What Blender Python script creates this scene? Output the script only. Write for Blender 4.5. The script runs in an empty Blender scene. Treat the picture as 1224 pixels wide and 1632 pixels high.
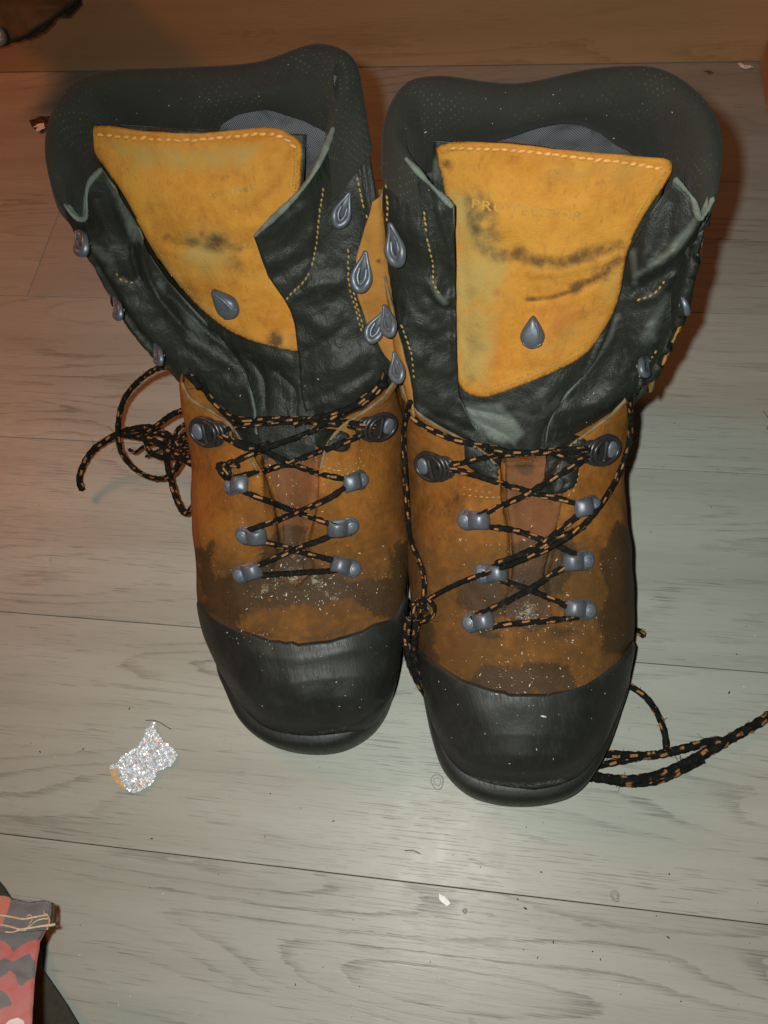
import bpy, bmesh, math, random
import numpy as np
from mathutils import Vector, Matrix
from mathutils.bvhtree import BVHTree
from mathutils.geometry import delaunay_2d_cdt
from mathutils import noise as mnoise

random.seed(7)
rng = np.random.default_rng(7)
scene = bpy.context.scene
COL = scene.collection

# ------------------------------------------------------------------ camera
PW, PH, FOC = 1224.0, 1632.0, 1226.0          # photograph size, focal length in its pixels
CAMH = 0.52
TH, RO = math.radians(25.77), math.radians(-11.722)
cam_d = bpy.data.cameras.new("camera")
cam = bpy.data.objects.new("camera", cam_d)
COL.objects.link(cam)
CR = Matrix.Rotation(TH, 3, 'X') @ Matrix.Rotation(RO, 3, 'Z')
cam.matrix_world = Matrix.Translation((0, 0, CAMH)) @ CR.to_4x4()
cam_d.sensor_fit = 'VERTICAL'
cam_d.sensor_height = 36.0
cam_d.lens = 36.0 * FOC / PH
cam_d.clip_start = 0.01
cam_d.clip_end = 50
scene.camera = cam
CPOS = np.array([0, 0, CAMH])
CRn = np.array(CR)

# ------------------------------------------------------------------ world, lamps, exposure
world = bpy.data.worlds.new("World")
scene.world = world
world.use_nodes = True
bg = world.node_tree.nodes['Background']
bg.inputs['Color'].default_value = (1.0, 0.8, 0.6, 1)
bg.inputs['Strength'].default_value = 0.02
scene.view_settings.view_transform = 'Standard'
scene.view_settings.look = 'None'
scene.view_settings.exposure = 0.0
scene.view_settings.gamma = 1.0


def add_point(name, loc, energy, color, size):
    d = bpy.data.lights.new(name, 'POINT')
    d.energy = energy
    d.color = color
    d.shadow_soft_size = size
    o = bpy.data.objects.new(name, d)
    o.location = loc
    COL.objects.link(o)
    return o


fl_loc = Vector((0, 0, CAMH)) + CR @ Vector((-0.021, 0.013, 0.004))
flash_d = bpy.data.lights.new("phone_flash", 'SPOT')
flash_d.energy = 11.6
flash_d.color = (0.95, 1.0, 0.945)
flash_d.shadow_soft_size = .005
flash_d.spot_size = math.radians(158)
flash_d.spot_blend = 1.0
flash = bpy.data.objects.new("phone_flash", flash_d)
COL.objects.link(flash)
flash.location = fl_loc
flash.rotation_euler = (Vector((0.07, 0.03, 0)) - fl_loc).to_track_quat('-Z', 'Y').to_euler()
room = add_point("room_lamp", (-0.75, 0.86, 0.85), 17.0, (1.0, 0.28, 0.085), 0.16)


# ------------------------------------------------------------------ pixel <-> world
def P(u, v, z):
    x = (u - PW / 2) / FOC
    y = -(v - PH / 2) / FOC
    d = CRn @ np.array([x, y, -1.0])
    return CPOS + d * (CAMH - z) / (-d[2])


def raydir(u, v):
    d = CRn @ np.array([(u - PW / 2) / FOC, -(v - PH / 2) / FOC, -1.0])
    return d / np.linalg.norm(d)


def proj(V):
    q = (np.asarray(V) - CPOS) @ CRn
    w = -q[..., 2]
    return np.stack([PW / 2 + FOC * q[..., 0] / w, PH / 2 - FOC * q[..., 1] / w], -1)


# ------------------------------------------------------------------ splines
def cr(pts, n=None, q=None):
    """Catmull-Rom through pts at n even parameters or at parameters q."""
    p = np.asarray(pts, float)
    m = len(p)
    if q is None:
        q = np.linspace(0, m - 1, n)
    q = np.clip(np.asarray(q, float), 0, m - 1)
    ext = np.concatenate([[2 * p[0] - p[1]], p, [2 * p[-1] - p[-2]]])
    i = np.minimum(q.astype(int), m - 2)
    f = (q - i).reshape((-1,) + (1,) * (p.ndim - 1))
    a, b, c, d = ext[i], ext[i + 1], ext[i + 2], ext[i + 3]
    return 0.5 * ((2 * b) + (-a + c) * f + (2 * a - 5 * b + 4 * c - d) * f ** 2 + (-a + 3 * b - 3 * c + d) * f ** 3)


def resample(pts, step):
    p = cr(pts, max(8, len(pts) * 12))
    d = np.r_[0, np.cumsum(np.linalg.norm(np.diff(p[:, :2], axis=0), axis=1))]
    n = max(2, int(d[-1] / step) + 1)
    t = np.linspace(0, d[-1], n)
    return np.stack([np.interp(t, d, p[:, k]) for k in range(p.shape[1])], -1)


def smooth(a, b, x):
    t = np.clip((np.asarray(x, float) - a) / (b - a), 0, 1)
    return t * t * (3 - 2 * t)


def polydist(Q, poly):
    """distance of pixel points Q (n,2) to an open polyline"""
    poly = np.asarray(poly, float)
    best = np.full(len(Q), 1e9)
    for a, b in zip(poly[:-1], poly[1:]):
        ab = b - a
        t = np.clip(((Q - a) @ ab) / (ab @ ab + 1e-9), 0, 1)
        best = np.minimum(best, np.linalg.norm(Q - a - t[:, None] * ab, axis=1))
    return best


def inpoly(Q, poly):
    poly = np.asarray(poly, float)
    r = np.zeros(len(Q), bool)
    j = len(poly) - 1
    for i in range(len(poly)):
        xi, yi = poly[i]
        xj, yj = poly[j]
        c = ((yi > Q[:, 1]) != (yj > Q[:, 1])) & (Q[:, 0] < (xj - xi) * (Q[:, 1] - yi) / (yj - yi + 1e-12) + xi)
        r ^= c
        j = i
    return r


def sdpoly(Q, poly):
    """signed distance, positive inside"""
    d = polydist(Q, list(poly) + [poly[0]])
    return np.where(inpoly(Q, poly), d, -d)


# ------------------------------------------------------------------ mesh helpers
def link(name, V, F, mats, parent=None, smooth_=True, attrs=None, mi=None):
    me = bpy.data.meshes.new(name)
    me.from_pydata([tuple(map(float, v)) for v in V], [], [tuple(map(int, f)) for f in F])
    if not isinstance(mats, (list, tuple)):
        mats = [mats]
    for m in mats:
        me.materials.append(m)
    if smooth_:
        me.polygons.foreach_set('use_smooth', [True] * len(me.polygons))
    if mi is not None:
        me.polygons.foreach_set('material_index', list(mi))
    for k, a in (attrs or {}).items():
        at = me.attributes.new(k, 'FLOAT', 'POINT')
        at.data.foreach_set('value', np.asarray(a, np.float32).ravel())
    me.update()
    o = bpy.data.objects.new(name, me)
    COL.objects.link(o)
    if parent is not None:
        o.parent = parent
        o.matrix_parent_inverse = parent.matrix_basis.inverted()
    return o


def gridfaces(K, M, close=False):
    F = []
    for k in range(K - 1):
        for m in range(M if close else M - 1):
            n = (m + 1) % M
            F.append((k * M + m, k * M + n, (k + 1) * M + n, (k + 1) * M + m))
    return F


def gridnormals(G):
    a = np.gradient(G, axis=0)
    b = np.gradient(G, axis=1)
    n = np.cross(a, b)
    return n / (np.linalg.norm(n, axis=-1, keepdims=True) + 1e-12)


def tree_of(V, F):
    return BVHTree.FromPolygons([tuple(map(float, v)) for v in V], [tuple(map(int, f)) for f in F])


def cast(u, v, trees):
    d = raydir(u, v)
    o = Vector(CPOS)
    best = None
    for t in trees:
        h = t.ray_cast(o, Vector(d))
        if h[0] is not None and (best is None or h[3] < best[2]):
            best = (np.array(h[0]), np.array(h[1]), h[3])
    if best is None:
        return None
    n = best[1]
    if n @ d > 0:
        n = -n
    return best[0], n


def near(p, trees):
    best = None
    for t in trees:
        h = t.find_nearest(Vector(p))
        if h[0] is not None and (best is None or h[3] < best[2]):
            best = (np.array(h[0]), np.array(h[1]), h[3])
    n = best[1]
    if n @ (p - CPOS) > 0:
        n = -n
    return best[0], n


def solid(o, th, off=-1.0, rim=None):
    m = o.modifiers.new('solid', 'SOLIDIFY')
    m.thickness = th
    m.offset = off
    if rim is not None:
        m.material_offset_rim = rim
    return o


class Parts:
    """collects small pieces that end up as one mesh"""

    def __init__(self):
        self.V, self.F, self.A, self.mi = [], [], {}, []
        self.n = 0

    def add(self, V, F, mi=0, **attrs):
        V = np.asarray(V, float).reshape(-1, 3)
        self.V.append(V)
        self.F += [tuple(i + self.n for i in f) for f in F]
        self.mi += [mi] * len(F)
        for k, a in attrs.items():
            self.A.setdefault(k, []).append(np.asarray(a, float).ravel())
        self.n += len(V)

    def build(self, name, mats, parent=None, smooth_=True, stuff=False):
        o = link(name, np.concatenate(self.V), self.F, mats, parent, smooth_,
                 {k: np.concatenate(a) for k, a in self.A.items()}, self.mi)
        if stuff:
            o['kind'] = 'stuff'
        return o


def frames(pts):
    T = np.gradient(pts, axis=0)
    T /= np.linalg.norm(T, axis=1, keepdims=True) + 1e-12
    up = np.array([0, 0, 1.0])
    n = np.cross(T[0], up)
    if np.linalg.norm(n) < .1:
        n = np.cross(T[0], [1, 0, 0])
    n /= np.linalg.norm(n)
    N = []
    for t in T:
        n = n - t * (n @ t)
        n /= np.linalg.norm(n) + 1e-12
        N.append(n.copy())
    N = np.array(N)
    return T, N, np.cross(T, N)


def tube(pts, r, sides=10, flat=1.0, cap=True, rad=None):
    pts = np.asarray(pts, float)
    T, N, B = frames(pts)
    n = len(pts)
    ang = np.linspace(0, 2 * math.pi, sides + 1)
    R = np.full(n, r) if rad is None else np.asarray(rad)
    V = pts[:, None] + (N[:, None] * np.cos(ang)[None, :, None] + B[:, None] * np.sin(ang)[None, :, None] * flat) * R[:, None, None]
    d = np.r_[0, np.cumsum(np.linalg.norm(np.diff(pts, axis=0), axis=1))]
    al = np.repeat(d, sides + 1)
    ar = np.tile(np.linspace(0, 1, sides + 1), n)
    V = V.reshape(-1, 3)
    F = gridfaces(n, sides + 1)
    if cap:
        m = len(V)
        V = np.concatenate([V, pts[:1] - T[:1] * r * .4, pts[-1:] + T[-1:] * r * .4])
        al = np.r_[al, 0, d[-1]]
        ar = np.r_[ar, 0, 0]
        for i in range(sides):
            F.append((m, i + 1, i))
            b = (n - 1) * (sides + 1)
            F.append((m + 1, b + i, b + i + 1))
    return V, F, al, ar


def ellipsoid(c, ax, rx, ry, rz, nu=8, nv=5):
    """ax: 3x3 rows are local axes"""
    V, F = [], []
    for j in range(nv + 1):
        th = math.pi * j / nv
        for i in range(nu):
            ph = 2 * math.pi * i / nu
            l = np.array([rx * math.cos(th), ry * math.sin(th) * math.cos(ph), rz * math.sin(th) * math.sin(ph)])
            V.append(c + l @ ax)
    return np.array(V), gridfaces(nv + 1, nu, True)


def set_thing(o, label, cat, group=None, kind=None):
    o['label'] = label
    o['category'] = cat
    if group:
        o['group'] = group
    if kind:
        o['kind'] = kind


def empty(name, loc):
    o = bpy.data.objects.new(name, None)
    o.location = loc
    o.empty_display_size = .02
    COL.objects.link(o)
    bpy.context.view_layer.update()
    return o


# ------------------------------------------------------------------ materials
class NT:
    def __init__(self, name):
        self.m = bpy.data.materials.new(name)
        self.m.use_nodes = True
        self.t = self.m.node_tree
        self.t.nodes.clear()
        self.out = self.n('ShaderNodeOutputMaterial')
        self.b = self.n('ShaderNodeBsdfPrincipled')
        self.l(self.b.outputs[0], self.out.inputs[0])

    def n(self, t, **kw):
        x = self.t.nodes.new(t)
        for k, v in kw.items():
            setattr(x, k, v)
        return x

    def l(self, a, b):
        self.t.links.new(a, b)

    def set(self, sock, v):
        if hasattr(v, 'is_output'):
            self.l(v, sock)
        elif isinstance(v, (tuple, list)) and len(v) == 3 and sock.type == 'RGBA':
            sock.default_value = (*v, 1)
        else:
            sock.default_value = v

    def math(self, op, a, b=0.0, c=0.0, clamp=False):
        x = self.n('ShaderNodeMath', operation=op, use_clamp=clamp)
        self.set(x.inputs[0], a)
        self.set(x.inputs[1], b)
        self.set(x.inputs[2], c)
        return x.outputs[0]

    def mix(self, f, a, b, mode='MIX'):
        x = self.n('ShaderNodeMix', data_type='RGBA', blend_type=mode)
        self.set(x.inputs[0], f)
        self.set(x.inputs[6], a)
        self.set(x.inputs[7], b)
        return x.outputs[2]

    def ramp(self, f, lo, hi, a=0.0, b=1.0):
        x = self.n('ShaderNodeMapRange', interpolation_type='SMOOTHSTEP')
        self.set(x.inputs[0], f)
        self.set(x.inputs[1], lo)
        self.set(x.inputs[2], hi)
        self.set(x.inputs[3], a)
        self.set(x.inputs[4], b)
        return x.outputs[0]

    def attr(self, name):
        return self.n('ShaderNodeAttribute', attribute_name=name).outputs['Fac']

    def coords(self, scale=(1, 1, 1), rot=(0, 0, 0), loc=(0, 0, 0), src='Object'):
        c = self.n('ShaderNodeTexCoord')
        mp = self.n('ShaderNodeMapping')
        mp.inputs['Scale'].default_value = scale
        mp.inputs['Rotation'].default_value = rot
        mp.inputs['Location'].default_value = loc
        self.l(c.outputs[src], mp.inputs[0])
        return mp.outputs[0]

    def noise(self, vec, scale, detail=4.0, rough=.55, dist=0.0, out=0, dim='3D', w=0.0):
        x = self.n('ShaderNodeTexNoise')
        x.noise_dimensions = dim
        if vec is not None:
            self.l(vec, x.inputs['Vector'])
        x.inputs['Scale'].default_value = scale
        x.inputs['Detail'].default_value = detail
        x.inputs['Roughness'].default_value = rough
        x.inputs['Distortion'].default_value = dist
        return x.outputs[out]

    def bump(self, h, strength=.3, dist=.001, prev=None):
        x = self.n('ShaderNodeBump')
        x.inputs['Strength'].default_value = strength
        x.inputs['Distance'].default_value = dist
        self.l(h, x.inputs['Height'])
        if prev is not None:
            self.l(prev, x.inputs['Normal'])
        return x.outputs[0]

    def done(self, col, rough=.5, normal=None, metal=0.0, spec=.5, sheen=None):
        self.set(self.b.inputs['Base Color'], col)
        self.set(self.b.inputs['Roughness'], rough)
        self.set(self.b.inputs['Metallic'], metal)
        self.b.inputs['Specular IOR Level'].default_value = spec
        if normal is not None:
            self.l(normal, self.b.inputs['Normal'])
        if sheen:
            self.b.inputs['Sheen Weight'].default_value = sheen
        return self.m


def mat_wood(name, base, dark, line, yaw, seed, gloss=.42, contour=1.0, upright=False):
    """limed oak laminate: cathedral contour lines, long pores, soft tone bands along the board"""
    k = NT(name)
    v = k.coords((1, 1, 1), (math.radians(-90), 0, 0) if upright else (0, 0, 0))
    obr = k.n('ShaderNodeObjectInfo').outputs['Random']
    off = k.n('ShaderNodeCombineXYZ')
    k.set(off.inputs[0], k.math('MULTIPLY', obr, 37.0))
    k.set(off.inputs[1], k.math('MULTIPLY', obr, 11.0))
    add = k.n('ShaderNodeVectorMath', operation='ADD')
    k.l(v, add.inputs[0])
    k.l(off.outputs[0], add.inputs[1])
    s1 = k.n('ShaderNodeVectorMath', operation='MULTIPLY')
    k.l(add.outputs[0], s1.inputs[0])
    s1.inputs[1].default_value = (2.2, 17.0, 1)
    field = k.noise(s1.outputs[0], 1.0, 1.2, .45, .25)
    sw = k.n('ShaderNodeVectorMath', operation='MULTIPLY')
    k.l(add.outputs[0], sw.inputs[0])
    sw.inputs[1].default_value = (60, 240, 1)
    wob = k.noise(sw.outputs[0], 1.0, 2, .6)
    f2 = k.math('ADD', k.math('MULTIPLY', field, 15.0 * contour), k.math('MULTIPLY', wob, .42))
    fr = k.math('FRACT', f2)
    ring = k.math('MULTIPLY', k.ramp(fr, .62, .93), k.ramp(fr, .93, 1.0, 1.0, 0.0))
    # where along the board the lines show strongly
    s3 = k.n('ShaderNodeVectorMath', operation='MULTIPLY')
    k.l(add.outputs[0], s3.inputs[0])
    s3.inputs[1].default_value = (5, 9, 1)
    gate = k.ramp(k.noise(s3.outputs[0], 1.0, 2, .5), .46, .70)
    sp = k.n('ShaderNodeVectorMath', operation='MULTIPLY')
    k.l(add.outputs[0], sp.inputs[0])
    sp.inputs[1].default_value = (26, 420, 1)
    pore = k.noise(sp.outputs[0], 1.0, 3, .6)
    sp2 = k.n('ShaderNodeVectorMath', operation='MULTIPLY')
    k.l(add.outputs[0], sp2.inputs[0])
    sp2.inputs[1].default_value = (30, 1000, 1)
    pore2 = k.noise(sp2.outputs[0], 1.0, 2, .5)
    streak = k.ramp(pore, .56, .75)
    streak2 = k.ramp(pore2, .575, .635)
    sb = k.n('ShaderNodeVectorMath', operation='MULTIPLY')
    k.l(add.outputs[0], sb.inputs[0])
    sb.inputs[1].default_value = (2.5, 30, 1)
    band = k.noise(sb.outputs[0], 1.0, 3, .5)
    col = k.mix(k.ramp(band, .3, .72), base, dark)
    col = k.mix(k.math('MULTIPLY', streak, .22), col, line)
    col = k.mix(k.math('MULTIPLY', k.math('MULTIPLY', streak2, k.math('MULTIPLY', k.ramp(fr, .30, .85, .10, 1.0), k.ramp(k.noise(s3.outputs[0], 3.0, 2, .5), .34, .62, .25, 1.0))), .48), col, line)
    rw = k.math('MULTIPLY', ring, k.math('MULTIPLY_ADD', gate, .54, .05))
    rw = k.math('MULTIPLY', rw, k.ramp(pore2, .36, .54, .25, 1.0))
    col = k.mix(rw, col, line)
    # small brown scuffs
    sc = k.noise(add.outputs[0], 90, 2, .5)
    col = k.mix(k.math('MULTIPLY', k.ramp(sc, .72, .8), .25), col, line)
    tone = k.math('MULTIPLY_ADD', obr, .16, .92)
    hs = k.n('ShaderNodeHueSaturation')
    k.set(hs.inputs['Value'], tone)
    k.l(col, hs.inputs['Color'])
    h = k.math('SUBTRACT', k.math('MULTIPLY', pore, .5), k.math('ADD', k.math('MULTIPLY', rw, .7), k.math('MULTIPLY', streak2, .6)))
    nrm = k.bump(h, .25, .0006)
    rg = k.math('MULTIPLY_ADD', k.noise(add.outputs[0], 60, 3), .16, gloss - .08)
    return k.done(hs.outputs['Color'], rg, nrm, 0, .30)


def mat_leather():
    k = NT('dark_green_leather')
    v = k.coords()
    wear = k.attr('wear')
    n1 = k.noise(v, 38, 5, .6, .4)
    n2 = k.noise(v, 220, 4, .6)
    n3 = k.noise(v, 14, 3, .5)
    col = k.mix(n3, (.0080, .0088, .0066), (.020, .022, .0168))
    w = k.ramp(k.math('ADD', wear, k.math('MULTIPLY', k.math('SUBTRACT', n1, .5), 1.5)), .26, .85)
    col = k.mix(k.math('MULTIPLY', w, .85), col, (.115, .132, .112))
    scr = k.noise(k.coords((240, 240, 30)), 1.0, 2, .5)
    col = k.mix(k.math('MULTIPLY', k.ramp(scr, .62, .78), .30), col, (.075, .082, .07))
    fine = k.noise(v, 520, 4, .7)
    col = k.mix(k.math('MULTIPLY', k.ramp(fine, .60, .74), k.math('MULTIPLY_ADD', w, .5, .12)), col, (.12, .135, .115))
    h = k.math('ADD', k.math('MULTIPLY', n1, .9), k.math('MULTIPLY', n2, .35))
    vo = k.n('ShaderNodeTexVoronoi', feature='DISTANCE_TO_EDGE')
    k.l(v, vo.inputs['Vector'])
    vo.inputs['Scale'].default_value = 700
    h = k.math('ADD', h, k.math('MULTIPLY', k.math('MINIMUM', vo.outputs[0], .25), .22))
    wr = k.noise(k.coords((1, 1, .45), (.5, .3, .2)), 95, 4, .55, 1.4)
    h = k.math('ADD', h, k.math('MULTIPLY', wr, 1.3))
    nrm = k.bump(h, .60, .0017)
    rg = k.math('MULTIPLY_ADD', n2, .25, .43)
    return k.done(col, rg, nrm, 0, .36)


def mat_plain(name, col, rough=.6, amp=.25, scale=120, bump=.3, bd=.0006, metal=0.0, spec=.5, sheen=None, c2=None):
    k = NT(name)
    v = k.coords()
    n = k.noise(v, scale, 5, .6)
    c2 = c2 or tuple(c * (1 - amp) for c in col)
    c = k.mix(k.ramp(n, .35, .68), col, c2)
    nrm = k.bump(k.noise(v, scale * 3, 4, .6), bump, bd)
    return k.done(c, rough, nrm, metal, spec, sheen)


def mat_suede(name, c_hi, c_mid, c_wet, c_dark, c_pale, bump=.5, c_damp=None, mottle=.3, wet_edge=(.30, .52)):
    """attributes: wet (soaked / oiled), grime (dark marks, painted crease and hole shade), pale (rubbed light or greenish)"""
    k = NT(name)
    v = k.coords()
    n1 = k.noise(v, 45, 6, .62, .3)
    n2 = k.noise(v, 190, 5, .65)
    n3 = k.noise(v, 700, 3, .6)
    n0 = k.noise(v, 17, 4, .55)
    rag = k.math('ADD', k.math('MULTIPLY', k.math('SUBTRACT', n1, .5), .9), k.math('MULTIPLY', k.math('SUBTRACT', n2, .5), .55))
    col = k.mix(k.ramp(k.math('ADD', n0, k.math('MULTIPLY', k.math('SUBTRACT', n2, .5), .6)), .3, .75), c_hi, c_mid)
    nap = k.noise(k.coords((420, 420, 60)), 1.0, 3, .6)
    mot = k.noise(k.coords(loc=(.3, .7, .1)), 70, 5, .68, .5)
    col = k.mix(k.ramp(mot, .46, .74, 0.0, mottle), col, c_wet)
    col = k.mix(k.ramp(nap, .55, .78, 0.0, mottle * .6), col, c_dark)
    pale = k.ramp(k.math('MULTIPLY', k.attr('pale'), k.math('MULTIPLY_ADD', rag, 2.6, 1.0)), .08, 1.0)
    col = k.mix(k.math('MULTIPLY', pale, .85), col, c_pale)
    damp = k.ramp(k.math('ADD', k.attr('damp'), k.math('MULTIPLY', k.attr('damp'), k.math('MULTIPLY', rag, 1.4))), .1, 1.0)
    col = k.mix(k.math('MULTIPLY', damp, .9), col, c_damp or c_mid)
    wet = k.ramp(k.math('MULTIPLY', k.attr('wet'), k.math('MULTIPLY_ADD', rag, 2.6, 1.0)), *wet_edge)
    col = k.mix(k.math('MULTIPLY', wet, k.ramp(n2, .35, .75, .95, .66)), col, c_wet)
    gr = k.ramp(k.math('MULTIPLY', k.attr('grime_shade'), k.math('MULTIPLY_ADD', rag, 2.4, 1.0)), .25, .9)
    col = k.mix(k.math('MULTIPLY', gr, .85), col, c_dark)
    rs = k.noise(k.coords((1, 1, 1), (.2, .1, .6)), 330, 5, .75, 1.2)
    res = k.ramp(k.math('MULTIPLY', k.attr('residue'), k.math('MULTIPLY_ADD', k.math('SUBTRACT', rs, .5), 5.0, 1.0)), .75, 1.35)
    col = k.mix(k.math('MULTIPLY', res, .75), col, (.30, .255, .19))
    sp = k.ramp(n3, .66, .78)
    col = k.mix(k.math('MULTIPLY', sp, .25), col, c_dark)
    h = k.math('ADD', k.math('MULTIPLY', n2, .7), k.math('ADD', k.math('MULTIPLY', n3, .45), k.math('MULTIPLY', n1, 1.1)))
    nrm = k.bump(h, bump, .0011)
    rg = k.math('SUBTRACT', .82, k.math('MULTIPLY', wet, .2))
    return k.done(col, rg, nrm, 0, .16)


def mat_collar():
    k = NT('collar_spacer_fabric')
    pu, pv = k.attr('pu'), k.attr('pv')

    def cell(a, b, s):
        x = k.math('SUBTRACT', k.math('FRACT', k.math('MULTIPLY', a, s)), .5)
        y = k.math('SUBTRACT', k.math('FRACT', k.math('MULTIPLY', b, s)), .5)
        return k.math('SQRT', k.math('ADD', k.math('MULTIPLY', x, x), k.math('MULTIPLY', y, y)))
    a = k.math('ADD', pu, pv)
    b = k.math('SUBTRACT', pu, pv)
    d = cell(a, b, 260.0)
    v = k.coords()
    fz = k.noise(v, 900, 3, .6)
    big = k.noise(v, 30, 4, .6)
    dot = k.ramp(d, .08, .20, 1.0, 0.0)
    dotw = k.math('MULTIPLY', dot, k.math('MULTIPLY', k.ramp(big, .42, .62), k.ramp(k.noise(v, 420, 2, .5), .42, .58)))
    col = k.mix(big, (.018, .0185, .014), (.034, .0345, .028))
    col = k.mix(k.math('MULTIPLY', dotw, .5), col, (.13, .13, .10))
    col = k.mix(k.math('MULTIPLY', k.ramp(fz, .6, .75), .30), col, (.075, .075, .062))
    h = k.math('ADD', k.math('MULTIPLY', d, -.45), k.math('MULTIPLY', fz, .8))
    return k.done(col, .9, k.bump(h, .45, .0008), 0, .12, .05)


def mat_lining():
    k = NT('woven_lining')
    pu, pv = k.attr('pu'), k.attr('pv')
    a = k.math('SINE', k.math('MULTIPLY', pu, 5200.0))
    b = k.math('SINE', k.math('MULTIPLY', pv, 5200.0))
    w = k.math('MULTIPLY', a, b)
    n = k.noise(k.coords(), 80, 5, .7)
    col = k.mix(k.ramp(w, -.5, .6), (.035, .035, .038), (.16, .16, .18))
    col = k.mix(k.ramp(n, .45, .75), col, (.03, .03, .03))
    return k.done(col, .8, k.bump(w, .4, .0006), 0, .3)


def mat_lace():
    k = NT('black_orange_lace')
    al, ar = k.attr('along'), k.attr('around')
    def dashes(off, s1):
        # two helical rows of short orange floats
        y = k.math('FRACT', k.math('ADD', k.math('MULTIPLY', ar, 2.0), k.math('MULTIPLY_ADD', al, s1, off)))
        x = k.math('FRACT', k.math('MULTIPLY_ADD', al, 92.0, off * 1.7))
        m = k.math('MULTIPLY', k.ramp(k.math('ABSOLUTE', k.math('SUBTRACT', x, .5)), .19, .24, 1.0, 0.0),
                   k.ramp(k.math('ABSOLUTE', k.math('SUBTRACT', y, .5)), .085, .135, 1.0, 0.0))
        return m
    m = k.math('MAXIMUM', dashes(0.0, 16.0), dashes(.41, 16.0))
    wv = k.math('SINE', k.math('ADD', k.math('MULTIPLY', al, 5200.0), k.math('MULTIPLY', ar, 31.4)))
    wv2 = k.math('SINE', k.math('SUBTRACT', k.math('MULTIPLY', al, 5200.0), k.math('MULTIPLY', ar, 31.4)))
    w = k.math('MAXIMUM', wv, wv2)
    n = k.noise(k.coords(), 260, 4, .65)
    dark = k.mix(k.ramp(n, .45, .75), (.0055, .0058, .0048), (.018, .018, .015))
    org = k.mix(n, (.44, .205, .075), (.32, .14, .05))
    mm = k.math('MULTIPLY', m, k.math('MULTIPLY', k.ramp(n, .34, .50), k.ramp(k.noise(k.coords(), 75, 1, .4), .42, .50)))
    mm = k.math('MULTIPLY', mm, k.ramp(k.math('ADD', w, n), -.2, .9, .6, 1.0))
    col = k.mix(mm, dark, org)
    return k.done(col, .85, k.bump(k.math('ADD', w, n), .5, .0004), 0, .15)


def mat_rubber():
    k = NT('black_rubber')
    v = k.coords()
    n = k.noise(v, 60, 5, .6)
    st = k.noise(k.coords((900, 120, 300)), 1.0, 3, .6)
    spk = k.noise(v, 900, 2, .5)
    col = k.mix(n, (.008, .0088, .0072), (.018, .019, .016))
    col = k.mix(k.math('MULTIPLY', k.ramp(k.noise(v, 22, 4, .6), .5, .75), .35), col, (.034, .036, .032))
    sc2 = k.noise(k.coords((300, 60, 200), (0, 0, .35)), 1.0, 4, .7)
    col = k.mix(k.math('MULTIPLY', k.ramp(sc2, .60, .72), .16), col, (.06, .06, .052))
    ck = k.ramp(k.math('MULTIPLY', k.attr('chalk'), k.math('MULTIPLY_ADD', k.math('SUBTRACT', k.noise(v, 420, 4, .7), .5), 4.0, 1.0)), .5, 1.2)
    col = k.mix(k.math('MULTIPLY', ck, .7), col, (.20, .20, .18))
    rg = k.math('ADD', k.math('MULTIPLY', n, .25), .36)
    scuff = k.attr('scuff')
    rg = k.math('ADD', rg, k.math('MULTIPLY', k.ramp(st, .5, .65), .15))
    h = k.math('ADD', k.math('MULTIPLY', k.math('MULTIPLY', st, scuff), .7), k.math('ADD', k.math('MULTIPLY', n, .8), k.math('MULTIPLY', k.noise(v, 260, 4, .65), .5)))
    return k.done(col, rg, k.bump(h, .30, .0009), 0, .42)


def mat_metal(name, c, rough=.32, metal=.55):
    k = NT(name)
    v = k.coords(src='Object')
    n = k.noise(v, 300, 5, .65)
    n2 = k.noise(v, 900, 3, .6)
    col = k.mix(k.ramp(n, .5, .75), c, tuple(x * .62 for x in c))
    rg = k.math('MULTIPLY_ADD', n, .25, rough - .1)
    return k.done(col, rg, k.bump(k.math('ADD', n, k.math('MULTIPLY', n2, .5)), .12, .0003), metal, .5)


YAW = math.radians(-16.647)
M_FLOOR = mat_wood('limed_oak_laminate', (.352, .356, .312), (.298, .298, .256), (.105, .099, .088), YAW, 1)
M_RISER = mat_wood('brown_step_board', (.56, .335, .165), (.50, .29, .14), (.38, .20, .09), YAW, 2, .55, .5, True)
M_POST = mat_plain('varnished_pine', (.40, .235, .12), .5, .25, 30, .2)
M_SUB = mat_plain('dark_underlay', (.06, .052, .042), .9)
M_LEA = mat_leather()
M_EDGE = mat_plain('pale_leather_edge', (.13, .155, .125), .75, .4, 160, .4)
M_TAN = mat_plain('tan_cut_edge', (.19, .13, .065), .8, .5, 200, .4)
M_TONGUE = mat_suede('amber_tongue_leather', (.49, .228, .035), (.41, .158, .020), (.33, .112, .020), (.06, .036, .02), (.36, .25, .078), .6, None, .55, (.15, 1.1))
M_VAMP = mat_suede('orange_brown_nubuck', (.280, .106, .018), (.160, .062, .013), (.040, .023, .010), (.020, .013, .008), (.225, .112, .027), .6, (.078, .038, .012))
M_RED = mat_suede('reddish_lower_tongue', (.185, .075, .030), (.135, .055, .022), (.055, .028, .013), (.03, .018, .011), (.24, .15, .07), .7)
M_PATCH = mat_suede('orange_side_leather', (.35, .165, .032), (.28, .12, .025), (.18, .075, .02), (.05, .028, .015), (.3, .2, .07), .35)
M_COLLAR = mat_collar()
M_LINING = mat_lining()
M_LACE = mat_lace()
M_RUB = mat_rubber()
M_HOOK = mat_metal('blue_grey_hook', (.105, .118, .14), .40, .4)
M_HOOKD = mat_metal('dark_metal_plate', (.045, .043, .043), .33, .5)
M_RIVET = mat_metal('rivet_metal', (.13, .15, .18), .45, .35)
M_THREAD = mat_plain('orange_thread', (.72, .36, .085), .6, .3, 400, .3)
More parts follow.
